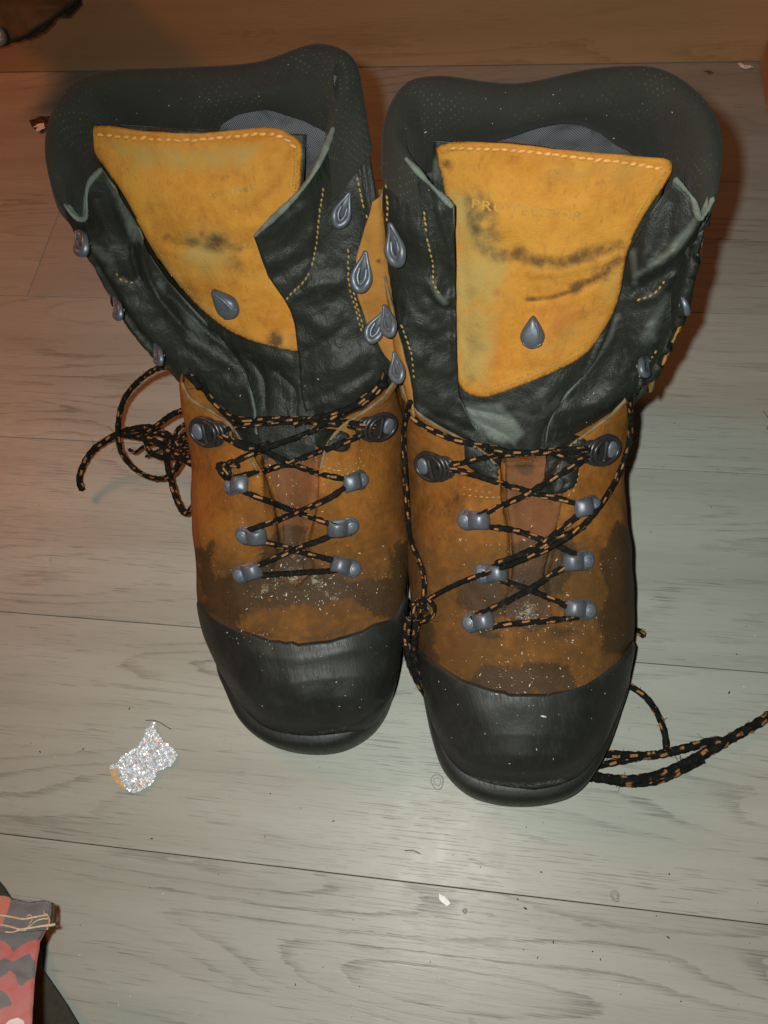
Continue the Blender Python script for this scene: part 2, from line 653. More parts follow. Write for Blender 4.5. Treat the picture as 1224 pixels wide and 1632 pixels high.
M_THREADY = mat_plain('yellow_thread', (.36, .235, .06), .7, .4, 400, .3)
M_DUST = mat_plain('pale_dust', (.62, .58, .50), .8, .3, 400, .2)
M_FIBRE = mat_plain('dark_fibre', (.02, .018, .015), .8)

# ------------------------------------------------------------------ the setting: floor of planks, step riser, post
ND = np.array([-math.sin(YAW), math.cos(YAW)])      # across the boards
DD = np.array([math.cos(YAW), math.sin(YAW)])       # along the boards
ROWO, ROWW = -0.0068, 0.14785
RISER = 0.7455


def quad_box(name, a0, a1, b0, b1, z0, z1, mat, parent, bev=.0004):
    """box in board coordinates: a along, b across; its object sits at its own corner with its own axes"""
    bm = bmesh.new()
    bmesh.ops.create_cube(bm, size=1)
    for v in bm.verts:
        v.co = Vector(((v.co.x + .5) * (a1 - a0), (v.co.y + .5) * (b1 - b0), (v.co.z + .5) * (z1 - z0)))
    if bev:
        bmesh.ops.bevel(bm, geom=[e for e in bm.edges], offset=bev, segments=2, affect='EDGES', profile=.5)
    me = bpy.data.meshes.new(name)
    bm.to_mesh(me)
    bm.free()
    me.materials.append(mat)
    o = bpy.data.objects.new(name, me)
    p = DD * a0 + ND * b0
    o.matrix_world = Matrix.Translation((p[0], p[1], z0)) @ Matrix.Rotation(YAW, 4, 'Z')
    COL.objects.link(o)
    if parent is not None:
        o.parent = parent
    return o


floor = link('floor', [(-3, -2, -.012), (3, -2, -.012), (3, 2.2, -.012), (-3, 2.2, -.012)], [(0, 1, 2, 3)], M_SUB)
floor['kind'] = 'structure'
floor['label'] = 'pale grey oak laminate floor of long boards'
G = .0002
for row in range(-5, 5):
    b0, b1 = ROWO + row * ROWW, ROWO + (row + 1) * ROWW
    if row == 4:
        b1 = RISER + .01
    if row == 3:
        jx = P(47, 462, 0)[:2] @ DD
        cuts = [-1.35, jx, 1.4]
    else:
        cuts = [-1.5 + .13 * row, 1.6]
    for a0, a1 in zip(cuts[:-1], cuts[1:]):
        quad_box('plank', a0 + G, a1 - G, b0 + G, b1 - G, -.012, 0, M_FLOOR, floor)

p_post = P(1196, 170, 0)
a_post = float(p_post[:2] @ DD)
riser = quad_box('step_riser', -1.4, a_post + .02, RISER, RISER + .02, .0005, .19, M_RISER, None, .001)
riser['kind'] = 'structure'
riser['label'] = 'brown wooden step riser behind the boots'
tread = quad_box('step_tread', -1.4, a_post + .02, RISER - .003, RISER + .30, .1905, .21, M_RISER, None, .003)
tread['kind'] = 'structure'
tread['label'] = 'brown wooden tread on top of the step riser'
post = quad_box('door_post', a_post + .012, a_post + .10, RISER - .075, RISER - .002, .0006, .60, M_POST, None, .004)
set_thing(post, 'orange brown wooden post at the right end of the step', 'post')

# ------------------------------------------------------------------ boot shapes
FT = tree_of([(-3, -2, 0), (3, -2, 0), (3, 2.2, 0), (-3, 2.2, 0)], [(0, 1, 2, 3)])


def to_w(pts):
    return np.array([P(*p) for p in pts])


class Boot:
    pass


def foot_loft(b):
    """F(s, T): s 0..1 round the section from left sole edge over the top to right, T along the boot in metres"""
    o = P(*b.tip)[:2]
    heel = np.array(b.heel)
    t = heel - o
    b.L = float(np.linalg.norm(t))
    t /= b.L
    n = np.array([t[1], -t[0]])
    b.o, b.t, b.n = o, t, n

    def latlong(pts):
        W = to_w(pts)[:, :2] - o
        return W @ n, W @ t, np.array([p[2] for p in pts])

    def side(pts, heel_pts):
        la, lo, z = latlong(pts)
        la = np.r_[la, [q[0] for q in heel_pts]]
        lo = np.r_[lo, [q[1] for q in heel_pts]]
        z = np.r_[z, [q[2] for q in heel_pts]]
        c = cr(np.stack([lo, la, z], -1), 400)
        i = np.argsort(c[:, 0], kind='stable')
        return c[i]
    SL = side(b.FL, b.heelL)
    SR = side(b.FR, b.heelR)
    rl = np.stack(latlong(b.rimL), -1)
    rr = np.stack(latlong(b.rimR), -1)
    T0 = .5 * (rl[0, 1] + rr[0, 1])
    zt_x = np.array([0, .003, .008, .015, .025, .04, .058, .09, .13, .165, T0, T0 + .02, T0 + .045, .4])
    zt_y = np.array([.030, .043, .0525, .060, .066, .0715, .0765, .0895, .109, .126, .1345, .122, .106, .10])
    T = np.r_[b.L * .5 * (1 - np.cos(np.linspace(0, math.pi * .35, 60))), 0]
    T = np.concatenate([np.linspace(0, 1, 46) ** 1.7 * .05, np.linspace(.05, b.L, 130)[1:]])
    C = np.zeros((len(T), 13, 3))
    for i, tt in enumerate(T):
        L, zl = np.interp(tt, SL[:, 0], SL[:, 1]), np.interp(tt, SL[:, 0], SL[:, 2])
        R, zr = np.interp(tt, SR[:, 0], SR[:, 1]), np.interp(tt, SR[:, 0], SR[:, 2])
        if tt <= 0:
            L = R = 0.0
        w = R - L
        c = .5 * (L + R)
        zt = np.interp(tt, zt_x, zt_y)
        k = float(smooth(T0 - .045, T0 + .002, tt))
        r3L = np.interp(tt, rl[:, 1], rl[:, 0])
        r3R = np.interp(tt, rr[:, 1], rr[:, 0])
        r3zL = np.interp(tt, rl[:, 1], rl[:, 2])
        r3zR = np.interp(tt, rr[:, 1], rr[:, 2])
        row = []
        for sg, E, ze, r3, r3z in ((1, L, zl, r3L, r3zL), (-1, R, zr, r3R, r3zR)):
            h = zt - ze
            p0 = (E + sg * .005 * min(1, w / .05), .020)
            p1 = (E, ze)
            f2 = (E + sg * w * .075, ze + h * .52)
            f3 = (E + sg * w * .215, ze + h * .84)
            f4 = (E + sg * w * .36, ze + h * .965)
            f5 = (E + sg * w * .44, ze + h * .995)
            hr = r3z - ze
            e2 = .5 * (E + r3)
            g2 = (E + .22 * (r3 - E) - sg * .002, ze + hr * .42)
            g3 = (E + .62 * (r3 - E), ze + hr * .84)
            g4 = (r3, r3z)
            g5 = (r3 + sg * .004, r3z - .008)
            row.append([p0, p1] + [tuple(np.array(f) * (1 - k) + np.array(g) * k) for f, g in ((f2, g2), (f3, g3), (f4, g4), (f5, g5))])
        mid = (c, zt)
        sec = row[0] + [mid] + row[1][::-1]
        for j, (la, z) in enumerate(sec):
            xy = o + n * la + t * tt
            C[i, j] = (xy[0], xy[1], z)
    S = 150
    G_ = np.stack([cr(C[i], S) for i in range(len(T))])
    b.T, b.S, b.F = T, S, G_
    b.T0 = T0
    return G_


def smoothgrid(G_, it=1):
    for _ in range(it):
        H = G_.copy()
        H[1:-1] = .25 * G_[:-2] + .5 * G_[1:-1] + .25 * G_[2:]
        G_ = H
    return G_


def creases(G_, lst, mask=None):
    """lst: (pixel polyline, width px, height m): ridges (+) and grooves (-) pushed towards the viewer's side"""
    V = G_.reshape(-1, 3)
    Q = proj(V)
    d = np.zeros(len(V))
    for poly, w, a in lst:
        dd = polydist(Q, cr(poly, len(poly) * 5))
        d += a * np.exp(-(dd / w) ** 2)
    to = CPOS - V
    to /= np.linalg.norm(to, axis=1, keepdims=True)
    if mask is not None:
        d *= mask.ravel()
    return (V + to * d[:, None]).reshape(G_.shape)


def paint(V, specs):
    """specs: ('poly', pts, soft px, strength) / ('line', pts, width px, strength) / ('blob', (u,v,r), strength)"""
    Q = proj(V)
    r = np.zeros(len(Q))
    for s in specs:
        if s[0] == 'poly':
            x = smooth(-s[2], s[2], sdpoly(Q, s[1])) * s[3]
        elif s[0] == 'line':
            x = np.exp(-(polydist(Q, cr(s[1], len(s[1]) * 5)) / s[2]) ** 2) * s[3]
        else:
            u, v, rr = s[1]
            x = np.exp(-(((Q[:, 0] - u) ** 2 + (Q[:, 1] - v) ** 2) / rr ** 2)) * s[2]
        r = np.maximum(r, x) if s[-1] > 0 else r + x
    return np.clip(r, -1, 1.3)


def wob(V, scale, amp, seed=0.0):
    return np.array([mnoise.noise(Vector((p[0] * scale + seed, p[1] * scale, p[2] * scale))) for p in V]) * amp


def drape(name, poly, trees, off, mat, parent, thick=.002, step=5, closed_smooth=True, attrs=None, edge=None, relief=None, rim=None, jitter=0.0):
    """a piece of leather or cloth whose outline is given in photograph pixels, laid on the shapes below it"""
    p = np.array(poly, float)
    if closed_smooth:
        q = np.concatenate([p[-2:], p, p[:2]])
        out = []
        for i in range(1, len(q) - 2):
            seg = cr(q[i - 1:i + 3], q=np.linspace(1, 2, max(3, int(np.linalg.norm(q[i + 1] - q[i]) / step) + 2))[:-1])
            out.append(seg)
        bnd = np.concatenate(out[1:-1])
    else:
        bnd = []
        for a, c in zip(p, np.roll(p, -1, 0)):
            m = max(1, int(np.linalg.norm(c - a) / step))
            bnd += [a + (c - a) * i / m for i in range(m)]
        bnd = np.array(bnd)
    if jitter:
        bnd = bnd + rng.normal(0, jitter, bnd.shape)
    lo, hi = bnd.min(0), bnd.max(0)
    gx, gy = np.meshgrid(np.arange(lo[0], hi[0], step), np.arange(lo[1], hi[1], step * .87))
    gx = gx + (np.arange(gx.shape[0]) % 2)[:, None] * step * .5
    Q = np.stack([gx.ravel(), gy.ravel()], -1)
    Q = Q[sdpoly(Q, bnd) > step * .55]
    pts = [Vector(x) for x in np.concatenate([bnd, Q])]
    nb = len(bnd)
    res = delaunay_2d_cdt(pts, [(i, (i + 1) % nb) for i in range(nb)], [list(range(nb))], 1, 1e-5)
    v2 = np.array([tuple(x) for x in res[0]])
    V = []
    last = None
    ed = sdpoly(v2, bnd)
    hits = [cast(u, v, trees) for u, v in v2]
    good = [i for i, h in enumerate(hits) if h is not None]
    gp = v2[good]
    for i, ((u, v), e) in enumerate(zip(v2, ed)):
        h = hits[i]
        if h is None:
            j = good[int(np.argmin(((gp - v2[i]) ** 2).sum(1)))]
            h = (plane_hit(u, v, hits[j][0], hits[j][1]), hits[j][1])
        o_ = off
        if edge is not None:
            o_ = off - edge[1] * (1 - float(smooth(0, edge[0], e)))
        V.append(h[0] + h[1] * o_)
    V = np.array(V)
    if relief is not None:
        to = CPOS - V
        to /= np.linalg.norm(to, axis=1, keepdims=True)
        V = V + to * relief(v2)[:, None]
    F = []
    for f in res[2]:
        a, c, d = V[f[0]], V[f[1]], V[f[2]]
        nn = np.cross(c - a, d - a)
        F.append(tuple(f) if nn @ (CPOS - a) > 0 else tuple(reversed(f)))
    A = {k: paint(V, s) for k, s in (attrs or {}).items()}
    ob = link(name, V, F, mat, parent, True, A)
    if thick:
        solid(ob, thick, -1.0, rim)
    ob['_tree'] = 0
    del ob['_tree']
    return ob, tree_of(V, F)


def stitches(parts, poly, trees, gap=9.5, ln=.0021, r=.00055, off=.0004, jit=.6, skip=0.0):
    p = resample(poly, gap)
    for i in range(len(p)):
        if random.random() < skip:
            continue
        u, v = p[i] + rng.normal(0, jit, 2) * .5
        a = p[max(0, i - 1)]
        c = p[min(len(p) - 1, i + 1)]
        h = cast(u, v, trees)
        if h is None:
            continue
        d = (c - a) / (np.linalg.norm(c - a) + 1e-9)
        h2 = plane_hit(u + d[0] * 3, v + d[1] * 3, h[0], h[1])
        x = h2 - h[0]
        x /= np.linalg.norm(x) + 1e-12
        ang = random.gauss(.18, .12)
        y = np.cross(h[1], x)
        x = x * math.cos(ang) + y * math.sin(ang)
        y = np.cross(h[1], x)
        V, F = ellipsoid(h[0] + h[1] * off, np.array([x, y, h[1]]), ln * .5 * random.uniform(.85, 1.1), r, r * .9, 7, 6)
        parts.add(V, F)


def plane_hit(u, v, p, n):
    d = raydir(u, v)
    den = d @ n
    if abs(den) < .08:
        den = -.08
    return CPOS + d * (((p - CPOS) @ n) / den)


# ---- lace hardware: local x along, y across, z off the leather (metres)
def strip(profile, widths, thick, ny=6, bow=0.0):
    """bent metal strip: profile (x,z) list, half widths, closed with thickness"""
    pr = cr(np.array(profile), 22)
    wd = cr(np.array(widths)[:, None], 22)[:, 0]
    tg = np.gradient(pr, axis=0)
    nrm = np.stack([-tg[:, 1], tg[:, 0]], -1)
    nrm /= np.linalg.norm(nrm, axis=1, keepdims=True)
    ring = []
    for (x, z), w, (nx, nz) in zip(pr, wd, nrm):
        r = []
        for j in range(ny + 1):
            y = -1 + 2 * j / ny
            e = thick * .5 * math.sqrt(max(.15, 1 - abs(y) ** 4))
            r.append((x + nx * (e + bow * (1 - y * y)), y * w, z + nz * (e + bow * (1 - y * y))))
        for j in range(ny, -1, -1):
            y = -1 + 2 * j / ny
            e = -thick * .5 * math.sqrt(max(.15, 1 - abs(y) ** 4))
            r.append((x + nx * (e + bow * (1 - y * y)), y * w, z + nz * (e + bow * (1 - y * y))))
        ring.append(r)
    V = np.array(ring)
    M = V.shape[1]
    F = gridfaces(len(V), M, True)
    F.append(tuple(range(M))[::-1])
    F.append(tuple((len(V) - 1) * M + i for i in range(M)))
    return V.reshape(-1, 3), F


def dome(r, h, cx=0, cy=0, z0=0, ry=None, n=20, rings=7, step=.0):
    V = []
    ry = ry or r
    V0 = []
    for j in range(rings + 1):
        a = math.pi / 2 * j / rings
        for i in range(n):
            p = 2 * math.pi * i / n
            V.append((cx + r * math.cos(a) ** .8 * math.cos(p), cy + ry * math.cos(a) ** .8 * math.sin(p), z0 + step + h * math.sin(a)))
    base = [(cx + r * math.cos(2 * math.pi * i / n), cy + ry * math.sin(2 * math.pi * i / n), z0) for i in range(n)]
    V = base + V
    return np.array(V), gridfaces(rings + 2, n, True)


def ring_tube(pts, r, closed=True, sides=8):
    p = np.array(pts, float)
    if closed:
        p = np.concatenate([p, p[:2]])
    q = cr(p, len(p) * 5)
    V, F, _, _ = tube(q, r, sides, 1.0, not closed)
    return V, F


def hook_low():
    a = Parts()
    a.add(*strip([(-.0012, .0012), (.0018, .0018), (.0052, .0046), (.0088, .0050), (.0118, .0026), (.0126, .0004)],
                 [.0056, .0054, .0046, .0043, .0050, .0053], .0012, 6, .0006))
    # base tongue under the arch
    a.add(*dome(.0064, .0010, 0, 0, -.0006, .0062, 22, 4, .0006))
    a.add(*strip([(-.003, .0004), (.003, .0005), (.009, .0005), (.0122, .0003)], [.0045, .0054, .0050, .0044], .0008, 4))
    c = Parts()
    c.add(*dome(.0040, .0013, -.0012, 0, .0012, None, 20, 6, .0006))
    c.add(*dome(.0022, .0005, -.0012, 0, .0030, None, 14, 4, .0001))
    return a, c


def hook_lock():
    """dark oval plate with a D opening"""
    a = Parts()
    a.add(*dome(.0112, .0012, .001, 0, -.0008, .0088, 30, 5, .0010))
    el = [(.001 + .0098 * math.cos(t), .0076 * math.sin(t), .0017) for t in np.linspace(0, 2 * math.pi, 16, False)]
    a.add(*ring_tube(el, .0012))
    d = [(.0018, -.0058, .0026), (.0018, 0, .0030), (.0018, .0058, .0026), (.0058, .0056, .0030), (.0088, .003, .0032), (.0096, 0, .0033), (.0088, -.003, .0032), (.0058, -.0056, .0030)]
    a.add(*ring_tube(d, .0011))
    a.add(*dome(.0062, .0016, .0104, 0, -.0004, .0066, 18, 4, .0004))
    d2 = [(.0072 + .0048 * math.cos(t), .0066 * math.sin(t), .0028) for t in np.linspace(-1.7, 1.7, 9)]
    a.add(*ring_tube(d2, .0010, False))
    d3 = [(.0088 + .0052 * math.cos(t), .0062 * math.sin(t), .0020) for t in np.linspace(-1.5, 1.5, 9)]
    a.add(*ring_tube(d3, .0009, False))
    c = Parts()
    c.add(*dome(.0036, .0014, -.0042, 0, .0012, .0046, 18, 6, .0005))
    return a, c


def teardrop(L, W, tip=.42, n=26):
    """outline from narrow top (-x) to round bottom (+x)"""
    out = []
    for i in range(n):
        t = 2 * math.pi * i / n
        x = math.cos(t)
        w = (tip + (1 - tip) * smooth(-1.0, .45, x))
        out.append((x * L * .5, math.sin(t) * W * .5 * w))
    return np.array(out)


def hook_speed(L=.0200, W=.0118, h=.0034):
    """bent wire hook: narrow neck, broad rounded lower loop with a second ridge inside it"""
    a = Parts()
    o = teardrop(L, W, .24, 34)
    x = o[:, 0] / (L * .5)
    fat = smooth(-.5, .75, x)
    z = .0008 + h * smooth(-1, .8, x)
    cl = np.concatenate([np.c_[o * (1 - .0016 / W * 2 * fat[:, None] * .5), z]] * 2)[:36]
    rad = .0010 + .0010 * np.r_[fat, fat][:36]
    a.add(*tube(cl, .001, 9, 1.0, False, rad)[:2])
    u = [(-L * .12, -W * .17, h * .55), (L * .10, -W * .20, h * .95), (L * .24, -W * .10, h * 1.15), (L * .27, 0, h * 1.2), (L * .24, W * .10, h * 1.15), (L * .10, W * .20, h * .95), (-L * .12, W * .17, h * .55)]
    a.add(*ring_tube(u, .0009, False))
    foot = [(-L * .44, 0, .0012), (-L * .1, 0, .0016), (L * .22, 0, .0004)]
    a.add(*strip([(p[0], p[2]) for p in foot], [.0014, .0018, .0030], .0010, 4))
    return a, None


def hook_pebble(L=.0172, W=.0135, h=.0045, tail=False):
    a = Parts()
    o = teardrop(L, W, .45, 30)
    V = []
    prof = [(1.0, -.001), (1.02, h * .3), (.95, h * .68), (.80, h * .90), (.55, h * 1.0), (.28, h * 1.05), (.03, h * 1.06)]
    for k, z in prof:
        for x, y in o:
            V.append((x * k, y * k, z))
    a.add(V, gridfaces(len(prof), len(o), True))
    rid = [(-L * .35, W * .12, h * .98), (-.001, W * .24, h * .97), (L * .30, W * .25, h * .80)]
    a.add(*ring_tube(rid, .0007, False))
    lip = [(L * .30, -W * .36, h * .58), (L * .40, -W * .15, h * .62), (L * .42, W * .1, h * .62), (L * .32, W * .36, h * .58)]
    a.add(*ring_tube(lip, .0009, False))
    if tail:
        a.add(*dome(.0045, .003, L * .33, W * .22, -.0005, .0042, 16, 5))
    return a, None


def place_hw(kind, u, v, ang, trees, parent, name='lace_hook', tilt=0.0, off=.0005, sc=1.0, at=None, nrm=None, mats=None):
    """ang: direction of local +x in photograph pixels, degrees, clockwise from right"""
    mk = {'low': hook_low, 'lock': hook_lock, 'speed': lambda: hook_speed(.0182, .0094), 'pebble': hook_pebble}[kind]
    a, c = mk()
    if at is not None:
        p, n = P(*at), np.array(nrm, float)
        n /= np.linalg.norm(n)
    else:
        h = cast(u, v, trees)
        if h is None:
            print('HOOK MISS', kind, u, v)
            h = near(P(u, v, .17), trees)
        p, n = h
        # average the normal over a small disc
        for k in range(8):
            h2 = cast(u + 8 * math.cos(k * .785), v + 8 * math.sin(k * .785), trees)
            if h2 is not None and np.linalg.norm(h2[0] - p) < .012:
                n = n + h2[1]
        n /= np.linalg.norm(n)
        to = CPOS - p
        to /= np.linalg.norm(to)
        n = n * (1 - tilt) + to * tilt
        n /= np.linalg.norm(n)
    r = math.radians(ang)
    q = plane_hit(u + 6 * math.cos(r), v + 6 * math.sin(r), p, n) - plane_hit(u, v, p, n)
    x = q - n * (q @ n)
    x /= np.linalg.norm(x)
    y = np.cross(n, x)
    R = np.stack([x, y, n]) * sc
    o = p + n * off
    m1, m2 = mats or {'low': (M_HOOK, M_RIVET), 'lock': (M_HOOKD, M_RIVET), 'speed': (M_HOOK, None), 'pebble': (M_HOOK, None)}[kind]
    a.V = [V @ R + o for V in a.V]
    ob = a.build(name, m1, parent)
    if c is not None:
        c.V = [V @ R + o for V in c.V]
        rv = c.build('rivet', m2, ob)
    return ob


def lace_surf(parts, pts, trees, r=.0019, lift=.0017, ends=0.0, ph=None):
    """pts (u, v[, extra lift m]) laid on the shapes below"""
    q = np.array([(p[0], p[1], p[2] if len(p) > 2 else 0.0) for p in pts], float)
    s = resample(q, 4.0)
    W = []
    for u, v, e in s:
        h = cast(u, v, trees)
        if h is None:
            W.append(None)
            continue
        to = CPOS - h[0]
        to /= np.linalg.norm(to)
        W.append(h[0] + (h[1] * .5 + to * .5) * lift + to * e)
    W = np.array([w for w in W if w is not None])
    return lace_pts(parts, W, r, ph, 6)


def lace_pts(parts, W, r=.0019, ph=None, it=3, flat=.82):
    W = np.array(W, float)
    for _ in range(it):
        H = W.copy()
        H[1:-1] = .25 * W[:-2] + .5 * W[1:-1] + .25 * W[2:]
        W = H
    d = np.r_[0, np.cumsum(np.linalg.norm(np.diff(W, axis=0), axis=1))]
    n = max(4, int(d[-1] / .0011))
    t = np.linspace(0, d[-1], n)
    W = np.stack([np.interp(t, d, W[:, k]) for k in range(3)], -1)
    for _ in range(3):
        W[1:-1] = .25 * W[:-2] + .5 * W[1:-1] + .25 * W[2:]
    rad = r * (1 + .06 * np.sin(t * 900 + random.random() * 6) + .05 * rng.normal(0, 1, n))
    V, F, al, ar = tube(W, r, 11, flat, True, rad)
    ph = random.random() if ph is None else ph
    parts.add(V, F, 0, along=al + ph, around=ar + ph)
    return W


def lace_z(parts, pts, r=.0023, **k):
    """pts (u, v, z): a free hanging or floor lying run"""
    q = resample([tuple(P(*p)) for p in pts], 1.0) if False else None
    W = cr(np.array([P(*p) for p in pts]), len(pts) * 14)
    return lace_pts(parts, W, r, **k)


def fibres(parts, W, n, ln=.006, r=.00012, spread=1.0):
    """loose threads standing off a lace or edge"""
    for _ in range(n):
        p = W[random.randrange(len(W))]
        d = rng.normal(0, 1, 3)
        d[2] = abs(d[2]) * .6
        d /= np.linalg.norm(d)
        l = ln * random.uniform(.3, 1.2)
        bend = rng.normal(0, .35, 3) * spread
        q = [p + d * .0015, p + d * (.0015 + l * .5), p + d * (.0015 + l) + bend * l * .6]
        V, F, _, _ = tube(cr(np.array(q), 5), r, 4, 1.0, False)
        parts.add(V, F)


def build_boot(b):
    root = empty('boot', (*P(*b.tip)[:2], 0))
    set_thing(root, b.label, 'boot', 'pair of work boots')
    b.root = root
    # ---------- foot
    G_ = foot_loft(b)
    nT, S = G_.shape[:2]
    gut = b.gutter
    V = G_.reshape(-1, 3)
    Q = proj(V)
    dep = smooth(-5, 5, sdpoly(Q, gut)) * .0030
    Nn = gridnormals(G_).reshape(-1, 3)
    if Nn[(nT // 2) * S + S // 2][2] < 0:
        Nn = -Nn
    Tgrid = np.repeat(b.T, S)
    V = V - Nn * (dep * (Tgrid > .05))[:, None]
    V = V + Nn * (wob(V, 55, .0009) + wob(V, 18, .0012, 5.0))[:, None]
    G_ = V.reshape(nT, S, 3)
    G_ = creases(G_, b.vamp_creases)
    V = G_.reshape(-1, 3)
    Fc = gridfaces(nT, S)
    att = {k: paint(V, s) for k, s in b.vamp_paint.items()}
    vamp = link('vamp', V, Fc, M_VAMP, root, True, att)
    b.tv = tree_of(V, Fc)
    # ---------- toe cap: forward of its border, hugging the foot
    ns = 150
    ss = np.arange(S)
    Qg = proj(b.F)
    bx = np.array([p[0] for p in b.border])
    by = np.array([p[1] for p in b.border])
    Tb = np.zeros(S)
    for s in ss:
        ok = 0
        for i in range(len(b.T)):
            u, v = Qg[i, s]
            bv = np.interp(u, bx, by)
            if v < bv and b.T[i] > .02:
                ok = b.T[i]
                break
        Tb[s] = ok if ok else .15
    sidez = np.concatenate([np.linspace(0, 1, 26), np.ones(S - 52), np.linspace(1, 0, 26)])
    Tb = np.where((ss < 17) | (ss > S - 18), np.maximum(Tb, .075), Tb)
    for _ in range(6):
        Tb[1:-1] = .25 * Tb[:-2] + .5 * Tb[1:-1] + .25 * Tb[2:]
    NC = 90
    q = np.linspace(0, 1, NC) ** 1.35
    Cg = np.zeros((NC, S, 3))
    Nall = gridnormals(b.F)
    if Nall[nT // 2, S // 2][2] < 0:
        Nall = -Nall
    for s in ss:
        tt = q * Tb[s]
        for k in range(3):
            Cg[:, s, k] = np.interp(tt, b.T, b.F[:, s, k])
    Nc = gridnormals(Cg)
    if Nc[NC // 2, S // 2][2] < 0:
        Nc = -Nc
    Nc[:4] = Nc[4]
    edge = smooth(1.0, .965, q)[:, None, None]
    Cg = Cg + Nc * (.0017 * edge + .0002)
    Vc = Cg.reshape(-1, 3)
    Vc = Vc + Nc.reshape(-1, 3) * (wob(Vc, 60, .0007, 3.0) + wob(Vc, 22, .0009, 9.0))[:, None]
    Cg = creases(Vc.reshape(Cg.shape), b.cap_creases)
    Vc = Cg.reshape(-1, 3)
    cap = link('toe_cap', Vc, gridfaces(NC, S), M_RUB, root, True, {'scuff': paint(Vc, [('blob', b.scuff, 1.0)]), 'chalk': paint(Vc, b.chalk)})
    b.tc = tree_of(Vc, gridfaces(NC, S))
    # ---------- sole
    front = to_w(b.sole)[:, :2]
    Lx = (front[0] - b.o) @ b.t + .022
    Rx = (front[-1] - b.o) @ b.t + .022
    ql = np.linspace(Lx, b.L - .0005, 16)
    qr = np.linspace(Rx, b.L - .0005, 16)
    el = np.stack([np.interp(ql, b.T, b.F[:, 4, k]) for k in (0, 1)], -1)
    er = np.stack([np.interp(qr, b.T, b.F[:, -5, k]) for k in (0, 1)], -1)
    ring = np.concatenate([el[::-1], front, er])
    q = np.concatenate([ring[-2:], ring, ring[:3]])
    cl = cr(q, q=np.linspace(2, len(ring) + 2, 240, endpoint=False))
    cen = cl.mean(0)
    tg = np.gradient(cl, axis=0)
    nn = np.stack([tg[:, 1], -tg[:, 0]], -1)
    nn /= np.linalg.norm(nn, axis=1, keepdims=True)
    if ((cl - cen) * nn).sum() < 0:
        nn = -nn
    prof = [(-.030, .0335), (-.0085, .0315), (-.0042, .0305), (-.0015, .0285), (-.0002, .0240), (.0004, .016), (.0002, .008), (-.001, .0012), (-.004, .0004), (-.03, .0004)]
    Vs = []
    for k, (d, z) in enumerate(prof):
        bump = 0
        for i in range(len(cl)):
            lug = 0.0
            p = cl[i] + nn[i] * (d + lug)
            Vs.append((p[0], p[1], z))
    Vs = np.array(Vs)
    Fs = gridfaces(len(prof), 240, True)
    sole = link('sole', Vs, Fs, M_RUB, root, True, {'scuff': np.full(len(Vs), .3)})
    b.ts = tree_of(Vs, Fs)
    # ---------- shaft: leather wrapped from the left front edge round the back to the right front edge
    J = len(b.shaft)
    N = len(b.shaft[0])
    C = np.zeros((J, N, 3))
    rim = b.shaft[0]
    for j in range(J):
        for i in range(N):
            c = b.shaft[j][i]
            C[j, i] = P(*c) if c is not None else np.nan
    hid = [i for i in range(N) if b.shaft[1][i] is None]
    i0, i1 = hid[0] - 1, hid[-1] + 1
    for j in range(1, J):
        a0, a1 = C[0, i0], C[0, i1]
        c0, c1 = C[j, i0], C[j, i1]
        zj = .5 * (c0[2] + c1[2])
        for i in hid:
            r0 = C[0, i]
            # express in the frame of the two side points and carry it down
            e = a1[:2] - a0[:2]
            L2 = e @ e
            al = ((r0[:2] - a0[:2]) @ e) / L2
            pe = (r0[:2] - a0[:2]) - al * e
            e2 = c1[:2] - c0[:2]
            nb = np.array([-e2[1], e2[0]]) / np.linalg.norm(e2)
            dep_ = np.linalg.norm(pe) * np.sign(pe @ np.array([-e[1], e[0]])) * b.depth[j] + b.back[j]
            al = .5 + (al - .5) * .96
            C[j, i, :2] = c0[:2] + al * e2 + nb * max(dep_, .012)
            C[j, i, 2] = zj + (r0[2] - .28) * (1 - j / (J - 1)) * .5
    K, M = 84, 200
    A = np.stack([cr(C[j], M) for j in range(J)])
    SG = cr(A, K)
    sidx = np.linspace(0, N - 1, M)
    tidx = np.linspace(0, J - 1, K)
    vis = (1 - smooth(i0 - .5, i0 + .5, sidx)) + smooth(i1 - .5, i1 + .5, sidx)
    mask = np.tile(vis, (K, 1))
    SG[0] = SG[0]
    nrmS = gridnormals(SG)
    cc = SG.mean((0, 1))
    if ((SG - cc) * nrmS).sum() < 0:
        nrmS = -nrmS
    Vw = SG.reshape(-1, 3)
    amp = (wob(Vw, 40, .0022, 2.0) + wob(Vw, 80, .0013, 7.0) + wob(Vw * np.array([1, 1, 1.8]), 150, .0005, 3.0))
    tt = np.repeat(smooth(0, 1.2, tidx), M)
    SG = (Vw + nrmS.reshape(-1, 3) * (amp * tt)[:, None]).reshape(SG.shape)
    SG = creases(SG, b.shaft_creases, mask)
    b.SG, b.sidx, b.tidx, b.nrmS = SG, sidx, tidx, nrmS
    Vw = SG.reshape(-1, 3)
    Fw = gridfaces(K, M)
    # face outward
    a, c, d = Vw[Fw[40 * (M - 1) + 10][0]], Vw[Fw[40 * (M - 1) + 10][1]], Vw[Fw[40 * (M - 1) + 10][2]]
    if np.cross(c - a, d - a) @ nrmS[40, 10] < 0:
        Fw = [f[::-1] for f in Fw]
    wear = paint(Vw, b.shaft_wear) * mask.ravel()
    shaft = link('shaft', Vw, Fw, [M_LEA, M_EDGE], root, True, {'wear': wear})
    solid(shaft, .0026, -1.0, 1)
    b.tsft = tree_of(Vw, Fw)
    # ---------- padded collar rolled over the rim
    rimc = SG[0]
    tg = np.gradient(rimc, axis=0)
    tg[:, 2] = 0
    tg /= np.linalg.norm(tg, axis=1, keepdims=True) + 1e-9
